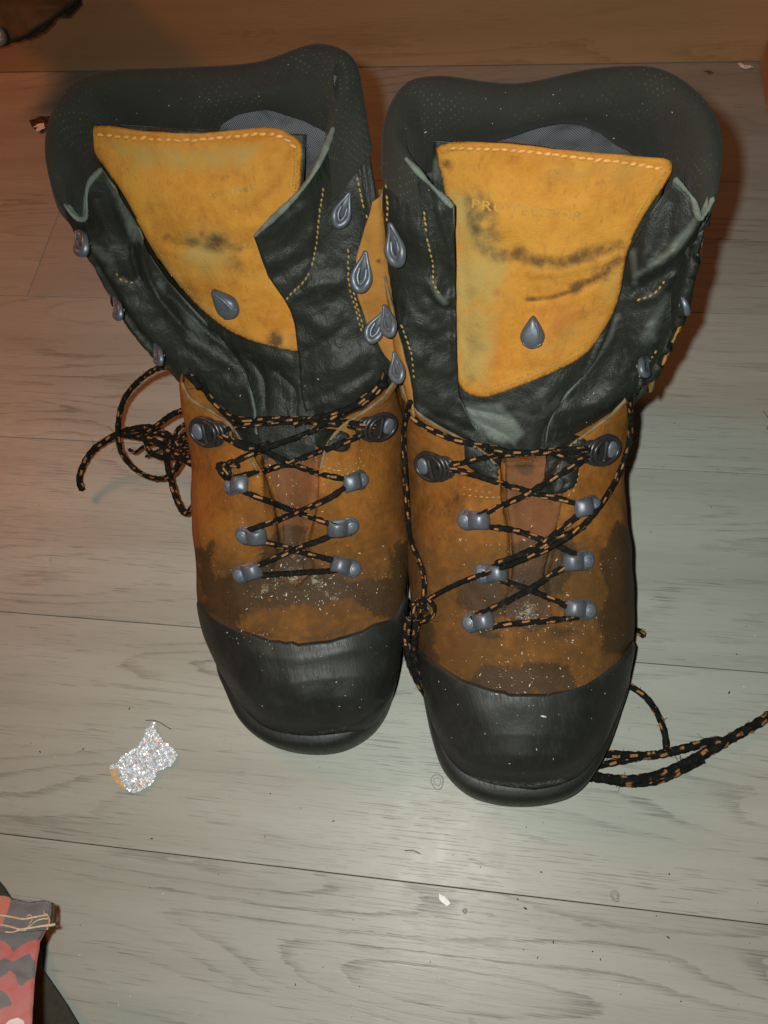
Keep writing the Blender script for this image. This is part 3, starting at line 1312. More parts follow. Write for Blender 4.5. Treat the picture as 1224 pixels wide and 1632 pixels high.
    no = np.stack([tg[:, 1], -tg[:, 0], 0 * tg[:, 0]], -1)
    mid = rimc[[int(M * .3), int(M * .5), int(M * .7)]].mean(0)
    if ((rimc - rimc.mean(0)) * no)[M // 3:2 * M // 3].sum() < 0:
        no = -no
    for _ in range(8):
        no[1:-1] = .25 * no[:-2] + .5 * no[1:-1] + .25 * no[2:]
    no /= np.linalg.norm(no, axis=1, keepdims=True) + 1e-9
    cs = (b.collar_s[0], b.collar_s[1])
    fade = smooth(cs[0], cs[0] + 1.3, sidx) * (1 - smooth(cs[1] - 1.3, cs[1], sidx))
    sel = np.where((sidx >= cs[0]) & (sidx <= cs[1]))[0]
    prof = []
    up = np.array([0, 0, 1.0])
    rows = []
    for k in (11, 8, 5, 2):       # outside, from below up
        o_ = SG[k] + nrmS[k] * .0018
        rows.append(o_)
    pads = [(.0020, -.001), (.0014, .0018), (-.0012, .0044), (-.0055, .0052), (-.0100, .0034), (-.0130, -.003), (-.0142, -.013), (-.0140, -.026), (-.0118, -.040), (-.0050, -.055)]
    arch = 1 - .66 * np.exp(-((sidx - b.arch[0]) / b.arch[1]) ** 2)
    run = np.concatenate([np.zeros((1, M)), np.cumsum(np.linalg.norm(np.diff(SG, axis=0), axis=2), axis=0)])
    for dn, dz in pads:
        f = (.22 + .78 * fade)[:, None]
        if dz < -.008:      # deeper down the padding follows the inside of the leather
            row = np.zeros((M, 3))
            for m in range(M):
                kf = min(K - 1.001, float(np.interp(-dz * arch[m] * f[m, 0], run[:, m], np.arange(K))))
                k0 = int(kf)
                row[m] = SG[k0, m] * (1 - kf + k0) + SG[k0 + 1, m] * (kf - k0) + nrmS[k0, m] * dn * f[m, 0]
            rows.append(row)
            continue
        rows.append(rimc + no * (dn * f) + up * (dz * f * (arch[:, None] if dz < -.008 else 1) - (1 - f) * .0005))
    R_ = np.stack(rows)[:, sel]
    for _ in range(2):
        R_[1:-1] = .2 * R_[:-2] + .6 * R_[1:-1] + .2 * R_[2:]
    # finer across
    R2 = cr(R_, 60)
    nc = gridnormals(R2)
    R2v = R2.reshape(-1, 3)
    dl = np.linalg.norm(np.diff(R2[30], axis=0), axis=1)
    pu = np.tile(np.r_[0, np.cumsum(dl)], (60, 1))
    pv = np.concatenate([np.zeros((1, R2.shape[1])), np.cumsum(np.linalg.norm(np.diff(R2, axis=0), axis=2), axis=0)])
    collar = link('collar', R2v, gridfaces(60, len(sel)), M_COLLAR, root, True, {'pu': pu, 'pv': pv})
    b.tcol = tree_of(R2v, gridfaces(60, len(sel)))
    # ---------- lining deep inside
    rows = []
    for k, dn in ((3, .0070), (8, .0066), (14, .0062), (24, .0060), (44, .0060)):
        rows.append(SG[k] - nrmS[k] * dn)
    sel = np.where(np.abs(sidx - b.arch[0]) < b.arch[2])[0]
    R_ = cr(np.stack(rows)[:, sel], 40)
    # puckered cloth
    Rv = R_.reshape(-1, 3)
    Rv = Rv + np.repeat(no[sel][None], 40, 0).reshape(-1, 3) * (wob(Rv, 120, .0016, 4.0))[:, None]
    dl = np.linalg.norm(np.diff(R_[10], axis=0), axis=1)
    pu = np.tile(np.r_[0, np.cumsum(dl)], (40, 1))
    pv = np.concatenate([np.zeros((1, R_.shape[1])), np.cumsum(np.linalg.norm(np.diff(R_, axis=0), axis=2), axis=0)])
    link('lining', Rv, gridfaces(40, len(sel)), M_LINING, root, True, {'pu': pu, 'pv': pv})
    # ---------- gusset behind the tongue, between the two front edges
    gl, gr = to_w(b.gusL), to_w(b.gusR)
    gm = .5 * (gl + gr)
    nrm_g = np.cross(gr[2] - gl[2], gl[0] - gl[-1])
    nrm_g /= np.linalg.norm(nrm_g)
    if nrm_g @ (CPOS - gm[2]) < 0:
        nrm_g = -nrm_g
    bul = np.array(b.bulge)[:, None]
    rows = np.stack([gl, .75 * gl + .25 * gr + nrm_g * bul * .75, gm + nrm_g * bul, .25 * gl + .75 * gr + nrm_g * bul * .75, gr], 1)
    Gg = cr(np.stack([cr(r, 70) for r in rows]), 110)
    Vg = Gg.reshape(-1, 3)
    Vg = Vg + nrm_g * (wob(Vg, 45, .0022, 1.0) + wob(Vg, 110, .0007, 8.0))[:, None]
    Gg = creases(Vg.reshape(Gg.shape), b.gus_creases)
    Vg = Gg.reshape(-1, 3)
    Fg = gridfaces(110, 70)
    gus = link('gusset', Vg, Fg, [M_LEA, M_EDGE], root, True, {'wear': paint(Vg, b.gus_wear)})
    solid(gus, .002, 0.0, 1)
    b.tg = tree_of(Vg, Fg)
    # ---------- tongue
    tongue, b.tt = drape('tongue', b.tongue, [b.tg], .0034, M_TONGUE, root, .0028, 4.5, True, b.tongue_paint, (9, .0012), b.tongue_relief)
    # ---------- lower tongue seen between the lacing facings
    lt, b.tlt = drape('lower_tongue', b.lower, [b.tv], .0010, M_RED, root, .0008, 5, True,
                      {'wet': b.lower_wet, 'grime_shade': b.lower_grime, 'pale': [], 'residue': b.lower_res}, (5, .0012))
    for poly in b.padding:
        o_, t_ = drape('padding', poly, [b.tv, b.tlt], .0016, M_LEA, root, .001, 5, True, {'wear': [('blob', (poly[0][0], poly[0][1], 1), .3)]}, (7, .002))
        b.pads.append(t_)
    # ---------- rim edges of the vamp
    for rm in (b.rimL, b.rimR):
        W = cr(to_w(rm), 60)
        W = np.array([near(p + np.array([0, 0, .002]), [b.tv])[0] for p in W]) + np.array([0, 0, .0004])
        for _ in range(4):
            W[1:-1] = .25 * W[:-2] + .5 * W[1:-1] + .25 * W[2:]
        e = Parts()
        e.add(*tube(W, .0010, 8, 1.0, True)[:2])
        e.build('vamp_edge', M_TAN, root)
    # pale cut edges where the shaft leather is folded at the front
    for s0, s1 in b.folds:
        sq = np.linspace(s0, s1, 60)
        W = np.stack([np.interp(sq, sidx, SG[0][:, c]) for c in range(3)], -1)
        W = W + np.array([0, 0, .0006])
        for _ in range(3):
            W[1:-1] = .25 * W[:-2] + .5 * W[1:-1] + .25 * W[2:]
        rad = .00135 * (1 + .35 * np.sin(np.linspace(0, 11, 60) + s0) + .1 * rng.normal(0, 1, 60))
        rad[0] = rad[-1] = .0005
        e = Parts()
        e.add(*tube(W, .0005, 9, .8, True, rad)[:2])
        e.build('fold_edge', M_EDGE, root)
    # ---------- side patches wrapped on the shaft
    b.tp = []
    for (s0, s1, prof_) in b.patches:
        # prof_: list of (t, s_left, s_right)
        ts = np.array([p[0] for p in prof_], float)
        rows = []
        for tq in np.linspace(ts[0], ts[-1], 60):
            sl = np.interp(tq, ts, [p[1] for p in prof_])
            sr = np.interp(tq, ts, [p[2] for p in prof_])
            tk = tq / (J - 1) * (K - 1)
            k0 = int(min(K - 2, tk))
            f = tk - k0
            row = SG[k0] * (1 - f) + SG[k0 + 1] * f
            rn = nrmS[k0]
            sq = np.linspace(sl, sr, 40)
            pr = np.stack([np.interp(sq, sidx, row[:, c]) for c in range(3)], -1)
            nr = np.stack([np.interp(sq, sidx, rn[:, c]) for c in range(3)], -1)
            rows.append(pr + nr * .0024)
        Gp = np.stack(rows)
        Vp = Gp.reshape(-1, 3)
        o_ = link('side_panel', Vp, gridfaces(60, 40), [M_PATCH, M_TAN], root, True,
                  {'wet': paint(Vp, b.patch_wet), 'grime_shade': paint(Vp, b.patch_grime), 'pale': np.zeros(len(Vp))})
        solid(o_, .0014, 0, 1)
        b.tp.append(tree_of(Vp, gridfaces(60, 40)))
    b.trees = [b.tv, b.tc, b.tsft, b.tg, b.tt, b.tlt] + b.pads + b.tp
    # ---------- metal
    for h in b.hooks:
        place_hw(h[0], h[1], h[2], h[3], b.trees, root, 'eyelet' if h[0] == 'lock' else 'lace_hook', *h[4:5], **(h[5] if len(h) > 5 else {}))
    # ---------- stitching
    st = Parts()
    for poly in b.stitch_o:
        stitches(st, poly, [b.tt], 13.5, .0040, .00100, .0004)
    st.build('tongue_stitching', M_THREAD, root, stuff=True)
    st = Parts()
    for poly in b.stitch_f:
        stitches(st, poly, [b.tt], 5.0, .0012, .00035, .0002, .4, .15)
    for poly in b.stitch_y:
        stitches(st, poly, [b.tsft, b.tg] + b.tp, 8.5, .0022, .0006, .0003, .6, .08)
    for poly in b.stitch_v:
        stitches(st, poly, [b.tv, b.tlt], 9.0, .0022, .0005, .0003, .5, .1)
    st.build('seam_stitching', M_THREADY, root, stuff=True)
    # ---------- lace
    lp = Parts()
    fb = Parts()
    for l in b.laces:
        W = lace_surf(lp, l, b.trees)
        fibres(fb, W, 5, .004)
    for l in b.zlaces:
        W = lace_z(lp, l[0], **(l[1] if len(l) > 1 else {}))
        fibres(fb, W, 9, .005)
    for (u, v, r, n) in b.knots:
        h = cast(u, v, b.trees)
        c = h[0] + h[1] * .002
        for i in range(n):
            ax = rng.normal(0, 1, 3)
            ax /= np.linalg.norm(ax)
            e1 = np.cross(ax, [0, 0, 1])
            e1 /= np.linalg.norm(e1)
            e2 = np.cross(ax, e1)
            cc_ = c + rng.normal(0, .0022, 3)
            a_ = np.linspace(0, 5.6, 30)
            lace_pts(lp, [cc_ + (e1 * math.cos(t) + e2 * math.sin(t)) * r * (.8 + .3 * random.random()) for t in a_], .0020)
        fibres(fb, [c + rng.normal(0, .003, 3) for _ in range(20)], 12, .006)
    lp.build('lace', M_LACE, root)
    fb.build('loose_fibres', M_FIBRE, root, stuff=True)
    # ---------- dust and flakes caught on leather and rubber
    du = Parts()
    for (cx, cy, sx, sy, n, big) in b.dust:
        for _ in range(n):
            u, v = random.gauss(cx, sx), random.gauss(cy, sy)
            h = cast(u, v, [b.tv, b.tc, b.tt, b.tlt, b.tsft, b.tcol])
            if h is None:
                continue
            a_ = random.random() * 6.28
            t1 = np.cross(h[1], [math.cos(a_), math.sin(a_), .3])
            t1 /= np.linalg.norm(t1)
            t2 = np.cross(h[1], t1)
            s_ = abs(random.gauss(0, 1)) * .00013 * big + .00008
            el = random.choice([1, 1, 1.6, 3.0])
            du.add(*ellipsoid(h[0] + h[1] * .0002, np.array([t1, t2, h[1]]), s_ * el, s_, s_ * .5, 6, 4))
    du.build('dust_specks', M_DUST, root, stuff=True)
    return b


# ------------------------------------------------------------------ boot whose toe is lower in the photograph (right one)
b = Boot()
b.label = "scuffed orange and black work boot with a knotted lace and tails trailing right"
b.tip = (846, 1255, .028)
b.heel = (.118, .348)
b.FL = [(840, 1254, .028), (790, 1249, .028), (748, 1234, .028), (716, 1203, .030), (695, 1157, .033), (682, 1112, .036), (670, 1065, .040), (661, 1020, .045), (655, 970, .05), (652, 920, .055),
        (652, 860, .06), (651, 800, .064), (651, 740, .07), (652, 690, .08), (650, 650, .095)]
b.heelL = [(-.060, .262, .09), (-.050, .29, .08), (-.032, .316, .07), (-.012, .3235, .06)]
b.FR = [(856, 1254, .028), (895, 1246, .028), (930, 1225, .028), (957, 1187, .03), (979, 1137, .034), (996, 1085, .038), (1007, 1030, .045), (1012, 980, .05), (1010, 920, .055), (1003, 860, .06), (995, 810, .065),
        (988, 770, .07), (990, 710, .08), (993, 665, .09)]
b.heelR = [(.052, .262, .09), (.046, .29, .08), (.031, .316, .07), (.012, .3235, .06)]
b.rimL = [(795, 748, .133), (765, 718, .138), (715, 690, .141), (672, 665, .144), (645, 632, .148), (640, 605, .150)]
b.rimR = [(885, 748, .133), (903, 718, .138), (938, 690, .141), (972, 664, .144), (998, 637, .148), (1003, 612, .150)]
b.border = [(640, 1000), (660, 1030), (690, 1054), (740, 1086), (790, 1103), (840, 1110), (890, 1105), (940, 1089), (982, 1060), (1008, 1022), (1020, 990)]
b.sole = [(672, 1085, .012), (679, 1130, .012), (690, 1180, .012), (707, 1227, .012), (742, 1264, .012), (790, 1281, .012), (850, 1284, .012), (905, 1271, .012), (939, 1242, .012), (963, 1200, .012), (984, 1142, .012), (999, 1085, .012)]
b.soleR_rear = [(.053, .20, 0), (.050, .26, 0), (.043, .302, 0), (.020, .329, 0), (-.020, .329, 0), (-.043, .302, 0), (-.053, .26, 0), (-.060, .20, 0)]
b.gutter = [(800, 715), (890, 715), (900, 790), (885, 860), (872, 920), (882, 985), (845, 1012), (805, 985), (812, 920), (812, 850), (802, 790)]
b.lower = [(797, 700), (890, 700), (897, 790), (882, 860), (868, 920), (880, 985), (843, 1008), (806, 985), (814, 920), (814, 850), (805, 790)]
b.lower_res = [('blob', (840, 980, 34), .95), ('blob', (835, 900, 25), .6), ('blob', (840, 800, 40), .35)]
b.lower_wet = [('poly', [(800, 860), (890, 860), (885, 1010), (800, 1010)], 25, .8), ('blob', (840, 745, 26), .5)]
b.lower_grime = [('poly', [(810, 900), (870, 900), (885, 1010), (800, 1010)], 20, .55), ('line', [(803, 720), (806, 800), (815, 860)], 5, .9)]  # poly is dirt; the line paints the shade in the crease beside the tongue
b.padding = [[(735, 690), (798, 700), (800, 745), (795, 768), (765, 758), (738, 735)], [(868, 690), (935, 700), (925, 742), (918, 775), (885, 790), (850, 790), (868, 755)]]
b.pads = []
b.vamp_creases = [([(802, 720), (806, 790), (814, 850), (812, 920)], 4, -.0016), ([(893, 715), (900, 790), (884, 860), (870, 920)], 4, -.0014),
                  ([(690, 790), (740, 792), (800, 790)], 2.5, -.0006), ([(690, 782), (740, 784), (800, 778)], 2.5, .0004),
                  ([(720, 900), (760, 950), (790, 985)], 8, -.0008), ([(790, 1020), (850, 1030), (910, 1012)], 10, -.0012), ([(700, 985), (760, 1030), (850, 1052), (930, 1020)], 14, .0010),
                  ([(985, 800), (960, 880), (975, 950)], 14, -.0010), ([(680, 860), (700, 930), (690, 980)], 14, -.0010)]
b.vamp_paint = {
    'wet': [('poly', [(985, 830), (1020, 850), (1020, 1040), (960, 1040), (955, 980), (970, 950), (955, 890)], 22, .85), ('poly', [(735, 925), (790, 905), (815, 985), (770, 990), (728, 960)], 22, .8),
            ('poly', [(770, 1060), (840, 1055), (905, 1060), (930, 1105), (780, 1110), (745, 1090)], 22, .8), ('poly', [(835, 850), (900, 840), (930, 880), (900, 950), (840, 960)], 22, .62),
            ('poly', [(740, 1010), (810, 1000), (850, 1020), (790, 1030)], 22, .6), ('poly', [(640, 955), (690, 975), (700, 1060), (650, 1040)], 22, .75), ('blob', (905, 985, 55), .45)],
    'residue': [('blob', (820, 985, 26), .75), ('blob', (880, 1000, 22), .6), ('blob', (790, 1095, 30), .5), ('line', [(760, 1095), (840, 1108), (900, 1098)], 9, .55), ('blob', (760, 1010, 24), .55), ('blob', (930, 985, 24), .45), ('blob', (760, 900, 40), .35), ('blob', (720, 850, 30), .35)],
    'damp': [('poly', [(600, 850), (1060, 850), (1060, 1200), (600, 1200)], 90, .85), ('poly', [(820, 830), (920, 830), (920, 960), (820, 960)], 40, .7), ('blob', (715, 810, 50), .5)],
    'grime_shade': [('blob', (715, 800, 45), .5), ('line', [(690, 740), (740, 765), (800, 780)], 14, .4), ('blob', (765, 1000, 26), .6), ('blob', (830, 960, 30), .5), ('line', [(655, 700), (660, 830), (668, 960)], 12, .4)],
    'pale': [('poly', [(958, 880), (985, 860), (1002, 930), (995, 950), (968, 925)], 8, .5), ('blob', (775, 1050, 38), .5), ('blob', (960, 1060, 30), .35), ('line', [(662, 700), (664, 800)], 10, .3), ('blob', (980, 800, 24), .4),
             ('poly', [(650, 660), (1010, 640), (1000, 760), (660, 760)], 30, .16)]}
b.cap_creases = [([(700, 1190), (760, 1228), (850, 1240), (930, 1215), (965, 1160)], 6, -.0012), ([(670, 1090), (690, 1150), (720, 1200)], 5, -.0006), ([(730, 1150), (850, 1180), (940, 1130)], 40, -.0012)]
b.scuff = (820, 1150, 120)
b.chalk = [('line', [(740, 1236), (790, 1248), (850, 1252), (900, 1244)], 6, .8), ('blob', (820, 1140, 30), .25), ('line', [(700, 1170), (712, 1200)], 8, .3)]
b.shaft = [
    [(722, 332, .251), (660, 268, .266), (616, 212, .274), (641, 146, .280), (700, 129, .282), (820, 141, .279), (950, 117, .283), (1058, 121, .283), (1136, 190, .278), (1142, 292, .264), (1117, 350, .250), (1103, 318, .255), (1074, 286, .260)],
    [(726, 420, .222), (672, 372, .238), (611, 312, .247), None, None, None, None, None, (1128, 300, .250), (1120, 350, .242), (1088, 405, .230), (1052, 402, .231), (1003, 400, .226)],
    [(727, 500, .195), (677, 470, .206), (622, 430, .209), None, None, None, None, None, (1098, 420, .222), (1088, 445, .215), (1072, 466, .208), (1038, 475, .205), (984, 482, .197)],
    [(729, 580, .168), (686, 560, .177), (637, 540, .178), None, None, None, None, None, (1075, 505, .195), (1066, 530, .187), (1048, 550, .181), (1005, 565, .177), (946, 574, .168)],
    [(739, 650, .146), (697, 650, .148), (657, 632, .148), None, None, None, None, None, (1030, 595, .162), (1017, 615, .155), (997, 630, .150), (957, 648, .149), (880, 665, .145)],
    [(795, 735, .120), (730, 715, .116), (690, 680, .112), None, None, None, None, None, (985, 655, .125), (972, 668, .120), (950, 685, .118), (920, 710, .118), (868, 735, .118)]]
b.depth = [1, 1, 1, 1, 1, 1]
b.back = [0, .010, .024, .034, .044, .055]
b.collar_s = (.9, 9.6)
b.folds = [(0, 1.25), (9.3, 12)]
b.arch = (5.4, 1.3, 1.9)
b.shaft_creases = [([(675, 345), (680, 400), (690, 455)], 4, -.0012), ([(690, 455), (705, 478), (730, 470)], 7, .0022), ([(680, 470), (700, 490), (725, 492)], 6, -.0018), ([(700, 545), (725, 540)], 8, .0012),
                   ([(640, 470), (660, 510), (690, 525)], 10, .0016), ([(1010, 440), (1040, 425), (1075, 400)], 8, .0026), ([(1012, 465), (1045, 445), (1070, 430)], 7, -.0024), ([(1018, 480), (1050, 470), (1075, 440)], 6, .0016),
                   ([(1035, 330), (1030, 380), (1012, 430)], 14, .0022), ([(1070, 320), (1065, 370), (1045, 410)], 12, -.0016), ([(985, 480), (960, 560), (900, 625), (850, 655)], 9, .0026), ([(1000, 530), (975, 590), (930, 640)], 14, -.0022),
                   ([(735, 640), (760, 662), (790, 672)], 8, .0020), ([(660, 640), (700, 665), (760, 690)], 7, -.0022), ([(850, 690), (880, 660), (950, 640)], 9, .0018), ([(655, 560), (690, 580), (728, 600)], 14, .0012), ([(700, 335), (722, 420), (726, 560)], 7, .0018)]
b.shaft_wear = [('line', [(1012, 440), (1045, 420), (1080, 390), (1110, 350)], 10, .6), ('line', [(1010, 400), (1012, 450)], 10, .55), ('line', [(990, 490), (960, 560), (900, 620)], 9, .42), ('line', [(690, 460), (708, 482)], 8, .6),
                ('blob', (1020, 330, 40), .3), ('blob', (680, 560, 40), .22), ('line', [(722, 340), (728, 500)], 9, .25), ('line', [(1060, 470), (1030, 540)], 16, .35), ('blob', (870, 680, 24), .42), ('blob', (1040, 400, 30), .3)]
b.gusL = [(692, 224, .261), (690, 320, .236), (705, 430, .206), (707, 540, .174), (716, 630, .146), (745, 690, .132), (778, 745, .117)]
b.gusR = [(1068, 255, .263), (1035, 380, .230), (1000, 475, .198), (962, 570, .168), (905, 650, .146), (885, 700, .132), (872, 745, .117)]
b.bulge = [.004, .005, .006, .006, .004, .002, 0]
b.gus_creases = [([(735, 645), (770, 655), (800, 660)], 6, -.0020), ([(960, 540), (940, 590), (930, 640)], 5, .0016), ([(750, 665), (800, 690), (830, 720)], 9, -.0016), ([(800, 650), (850, 645), (900, 600)], 12, .0016), ([(860, 720), (870, 680), (900, 660)], 8, -.0025)]
b.gus_wear = [('poly', [(735, 635), (800, 640), (840, 690), (820, 712), (790, 700), (750, 665)], 12, .75), ('poly', [(800, 655), (900, 610), (930, 560), (950, 590), (900, 640), (850, 680)], 12, .42), ('blob', (690, 270, 30), .5), ('line', [(965, 500), (945, 570), (935, 640)], 8, .4)]
b.tongue = [(697, 235), (722, 225), (780, 226), (850, 233), (930, 241), (1000, 246), (1056, 250), (1070, 260), (1067, 278), (1048, 308), (1022, 348), (1002, 392), (992, 432), (985, 472), (968, 512), (938, 556), (900, 582), (850, 605),
            (800, 624), (772, 631), (742, 622), (726, 590), (722, 520), (719, 440), (716, 360), (710, 300), (701, 260)]
b.tongue_paint = {
    'grime_shade': [('line', [(785, 408), (830, 405), (880, 420), (935, 408), (990, 392)], 18, .66), ('blob', (828, 402, 20), .7), ('line', [(880, 425), (935, 412), (985, 400)], 8, .55), ('line', [(840, 478), (885, 472), (925, 458)], 6, .62), ('line', [(915, 460), (955, 440), (985, 412)], 13, .72), ('blob', (955, 440, 24), .62), ('blob', (712, 262, 11), .95),
              ('poly', [(735, 300), (790, 310), (808, 385), (790, 425), (745, 400)], 16, .62), ('blob', (765, 520, 30), .34), ('line', [(735, 560), (745, 615)], 9, .4), ('blob', (790, 412, 16), .5), ('blob', (750, 605, 16), .5), ('poly', [(735, 440), (775, 450), (780, 560), (740, 600)], 20, .42), ('blob', (930, 500, 34), .34), ('line', [(720, 262), (760, 300), (800, 330)], 12, .4), ('line', [(985, 470), (950, 545), (900, 580)], 9, .35), ('blob', (890, 535, 16), .3),
              ('line', [(730, 440), (731, 600)], 5, .35)],
    'pale': [('poly', [(718, 300), (775, 315), (810, 420), (775, 610), (728, 610)], 26, .9), ('blob', (790, 480, 40), .45), ('poly', [(940, 560), (985, 470), (1000, 400), (970, 420), (930, 520)], 14, .42), ('blob', (900, 535, 26), .35), ('poly', [(850, 250), (1040, 260), (1000, 310), (860, 290)], 25, .38), ('poly', [(830, 580), (900, 560), (960, 500), (900, 520)], 20, .4)],
    'wet': [('line', [(720, 232), (850, 238), (1000, 252), (1062, 262)], 8, .36), ('line', [(850, 440), (900, 470), (880, 560)], 34, .5), ('blob', (785, 366, 9), .9), ('blob', (792, 466, 9), .9), ('blob', (858, 463, 5), .9), ('blob', (800, 575, 26), .5), ('blob', (1000, 300, 40), .4)]}


def relief_r(Q):
    r = np.zeros(len(Q))
    for poly, w, a in [([(850, 432), (900, 428), (950, 412), (990, 400)], 8, .0014), ([(840, 478), (900, 470), (960, 436)], 5, -.0014), ([(705, 244), (800, 236), (930, 250), (1055, 262)], 5, -.0007), ([(705, 234), (800, 228), (930, 244), (1058, 254)], 5, .0008),
                       ([(760, 300), (770, 400), (765, 520)], 22, .0008), ([(742, 320), (745, 600)], 7, -.0006), ([(790, 320), (900, 340), (980, 330)], 40, .0010)]:
        r += a * np.exp(-(polydist(Q, cr(poly, 30)) / w) ** 2)
    return r


b.tongue_relief = relief_r
b.patches = [(0, 0, [(1.15, 2.25, 2.5), (1.5, 2.06, 3.1), (2.0, 1.92, 3.4), (2.6, 1.72, 3.5), (3.3, 1.62, 3.5), (4.1, 1.66, 3.5), (4.35, 1.9, 3.2)]), (0, 0, [(1.6, 7.5, 8.1), (2.4, 7.1, 8.25), (3.4, 7.0, 8.35), (4.2, 7.3, 8.3)])]
b.patch_wet = [('line', [(612, 560), (640, 600)], 18, .5)]
b.patch_grime = [('line', [(640, 515), (652, 520)], 6, .7)]
b.hooks = [('low', 745, 829, 0, .1), ('low', 943, 806, 170, .1), ('low', 772, 914, -3, .1), ('low', 931, 893, 176, .1), ('low', 752, 992, -8, .1), ('low', 934, 972, 188, .1),
           ('lock', 687, 742, 5, .15, {'sc': 1.12}), ('lock', 962, 716, 172, .15, {'sc': 1.08}), ('pebble', 849, 529, 92, .1),
           ('speed', 634, 388, 72, .25, {'sc': 1.12}), ('speed', 621, 512, 72, .0, {'at': (622, 512, .196), 'nrm': (-.50, -.45, .72), 'sc': .95}), ('speed', 635, 588, 76, .0, {'at': (636, 586, .173), 'nrm': (-.50, -.45, .72), 'sc': .95}), ('speed', 1018, 586, 125, .0, {'at': (1019, 584, .176), 'nrm': (.62, -.35, .65), 'sc': 1.0}), ('speed', 1082, 480, 115, .0, {'at': (1079, 478, .206), 'nrm': (.85, -.3, .3), 'sc': .9})]
b.stitch_o = [[(722, 236), (780, 237), (850, 243), (930, 252), (1000, 260), (1050, 268)]]
b.stitch_f = [[(770, 622), (800, 612), (850, 594), (900, 570), (935, 546)], [(1060, 275), (1040, 305), (1015, 345)], [(704, 255), (712, 300), (718, 320)], [(774, 626), (804, 616), (854, 598), (903, 574)]]
b.stitch_y = [[(677, 340), (681, 380), (690, 420), (691, 450), (698, 465)], [(614, 235), (613, 270), (618, 320), (617, 350)], [(1018, 478), (1040, 470), (1058, 450)], [(1060, 540), (1045, 560), (1020, 598)], [(640, 520), (655, 560), (660, 600)]]
b.stitch_v = [[(740, 777), (760, 783), (790, 785)], [(740, 788), (765, 792), (795, 793)], [(900, 795), (915, 780), (922, 755)], [(700, 735), (730, 752)]]
b.laces = [
    [(772, 1002), (800, 996), (850, 992), (900, 986), (925, 982)],
    [(752, 985), (800, 962), (850, 935, .002), (895, 905), (915, 893)],
    [(930, 978), (895, 962), (845, 940, .0005), (800, 925), (775, 915)],
    [(775, 908), (820, 890), (870, 862, .002), (915, 825), (938, 808)],
    [(925, 888), (890, 870), (830, 848, .001), (780, 838), (750, 832)],
    [(762, 822), (800, 805), (850, 783, .0025), (905, 748, .001), (950, 718, .001)],
    [(930, 806), (895, 795), (850, 785), (790, 768), (735, 750), (703, 744)],
    [(700, 744), (730, 738), (770, 730), (830, 722), (890, 722), (945, 720)],
    [(650, 655, .002), (672, 675), (705, 692), (750, 708), (800, 718, .003), (860, 722, .003), (910, 716, .002), (950, 715)],
    [(880, 722, .004), (920, 735, .002), (950, 712)],
    [(1000, 628, .006), (1006, 660, .008), (1002, 700, .008), (988, 745, .006), (965, 790, .003), (935, 830, .003), (895, 862, .004), (845, 887, .004), (800, 905, .003), (750, 922, .002), (710, 940, .001), (675, 960, .002)],
    [(930, 838, .001), (880, 862, .002), (835, 882, .003), (790, 898, .004)],
    [(655, 640, .003), (648, 670, .004), (642, 710, .004), (640, 760, .003), (646, 820, .003), (660, 870, .002), (676, 910, .002), (678, 945, .002), (670, 975, .003)],
    [(668, 975, .004), (655, 985, .006), (640, 978, .006), (632, 960, .004), (630, 940, .003)],
    [(640, 988, .005), (662, 992, .006), (688, 985, .004), (696, 968, .003), (684, 955, .003)],
]
b.zlaces = [
    [[(652, 985, .075), (648, 1010, .066), (649, 1040, .055), (656, 1065, .045), (668, 1090, .034), (682, 1112, .022)], {'r': .0024}],
    [[(664, 988, .075), (661, 1015, .064), (660, 1045, .052), (664, 1070, .042), (676, 1098, .030)], {'r': .0022}],
    [[(985, 1010, .006), (1005, 1003, .006), (1016, 1006, .006), (1027, 1013, .006)], {'r': .0024}],
    [[(975, 1080, .004), (1003, 1093, .0035), (1030, 1112, .003), (1050, 1142, .003), (1060, 1172, .0035), (1062, 1195, .005)], {'r': .0022}],
    [[(915, 1185, .006), (950, 1198, .004), (1000, 1204, .0035), (1045, 1203, .004), (1090, 1193, .0045), (1140, 1180, .005), (1150, 1182, .006)], {'r': .0027}],
    [[(905, 1232, .004), (945, 1222, .003), (985, 1214, .0028), (1020, 1207, .003)], {'r': .0022}],
    [[(900, 1228, .005), (940, 1236, .004), (990, 1243, .004), (1040, 1238, .004), (1090, 1218, .004), (1135, 1194, .005), (1165, 1176, .005), (1200, 1157, .004), (1240, 1132, .003)], {'r': .0031}],
    [[(905, 1240, .003), (950, 1240, .0028), (1000, 1248, .0026), (1045, 1244, .0026), (1085, 1228, .0028), (1120, 1210, .003)], {'r': .0026}],
]
b.knots = [(672, 972, .0055, 5)]
b.dust = [(850, 990, 45, 25, 82, 1.0), (840, 1075, 60, 22, 82, 1.0), (840, 870, 90, 70, 93, .9), (850, 1150, 90, 60, 24, .9), (760, 990, 30, 18, 33, .9), (890, 380, 100, 90, 7, .9), (870, 160, 140, 35, 16, .6), (900, 700, 30, 20, 22, .9), (910, 1000, 40, 30, 33, .8)]
bootR = build_boot(b)

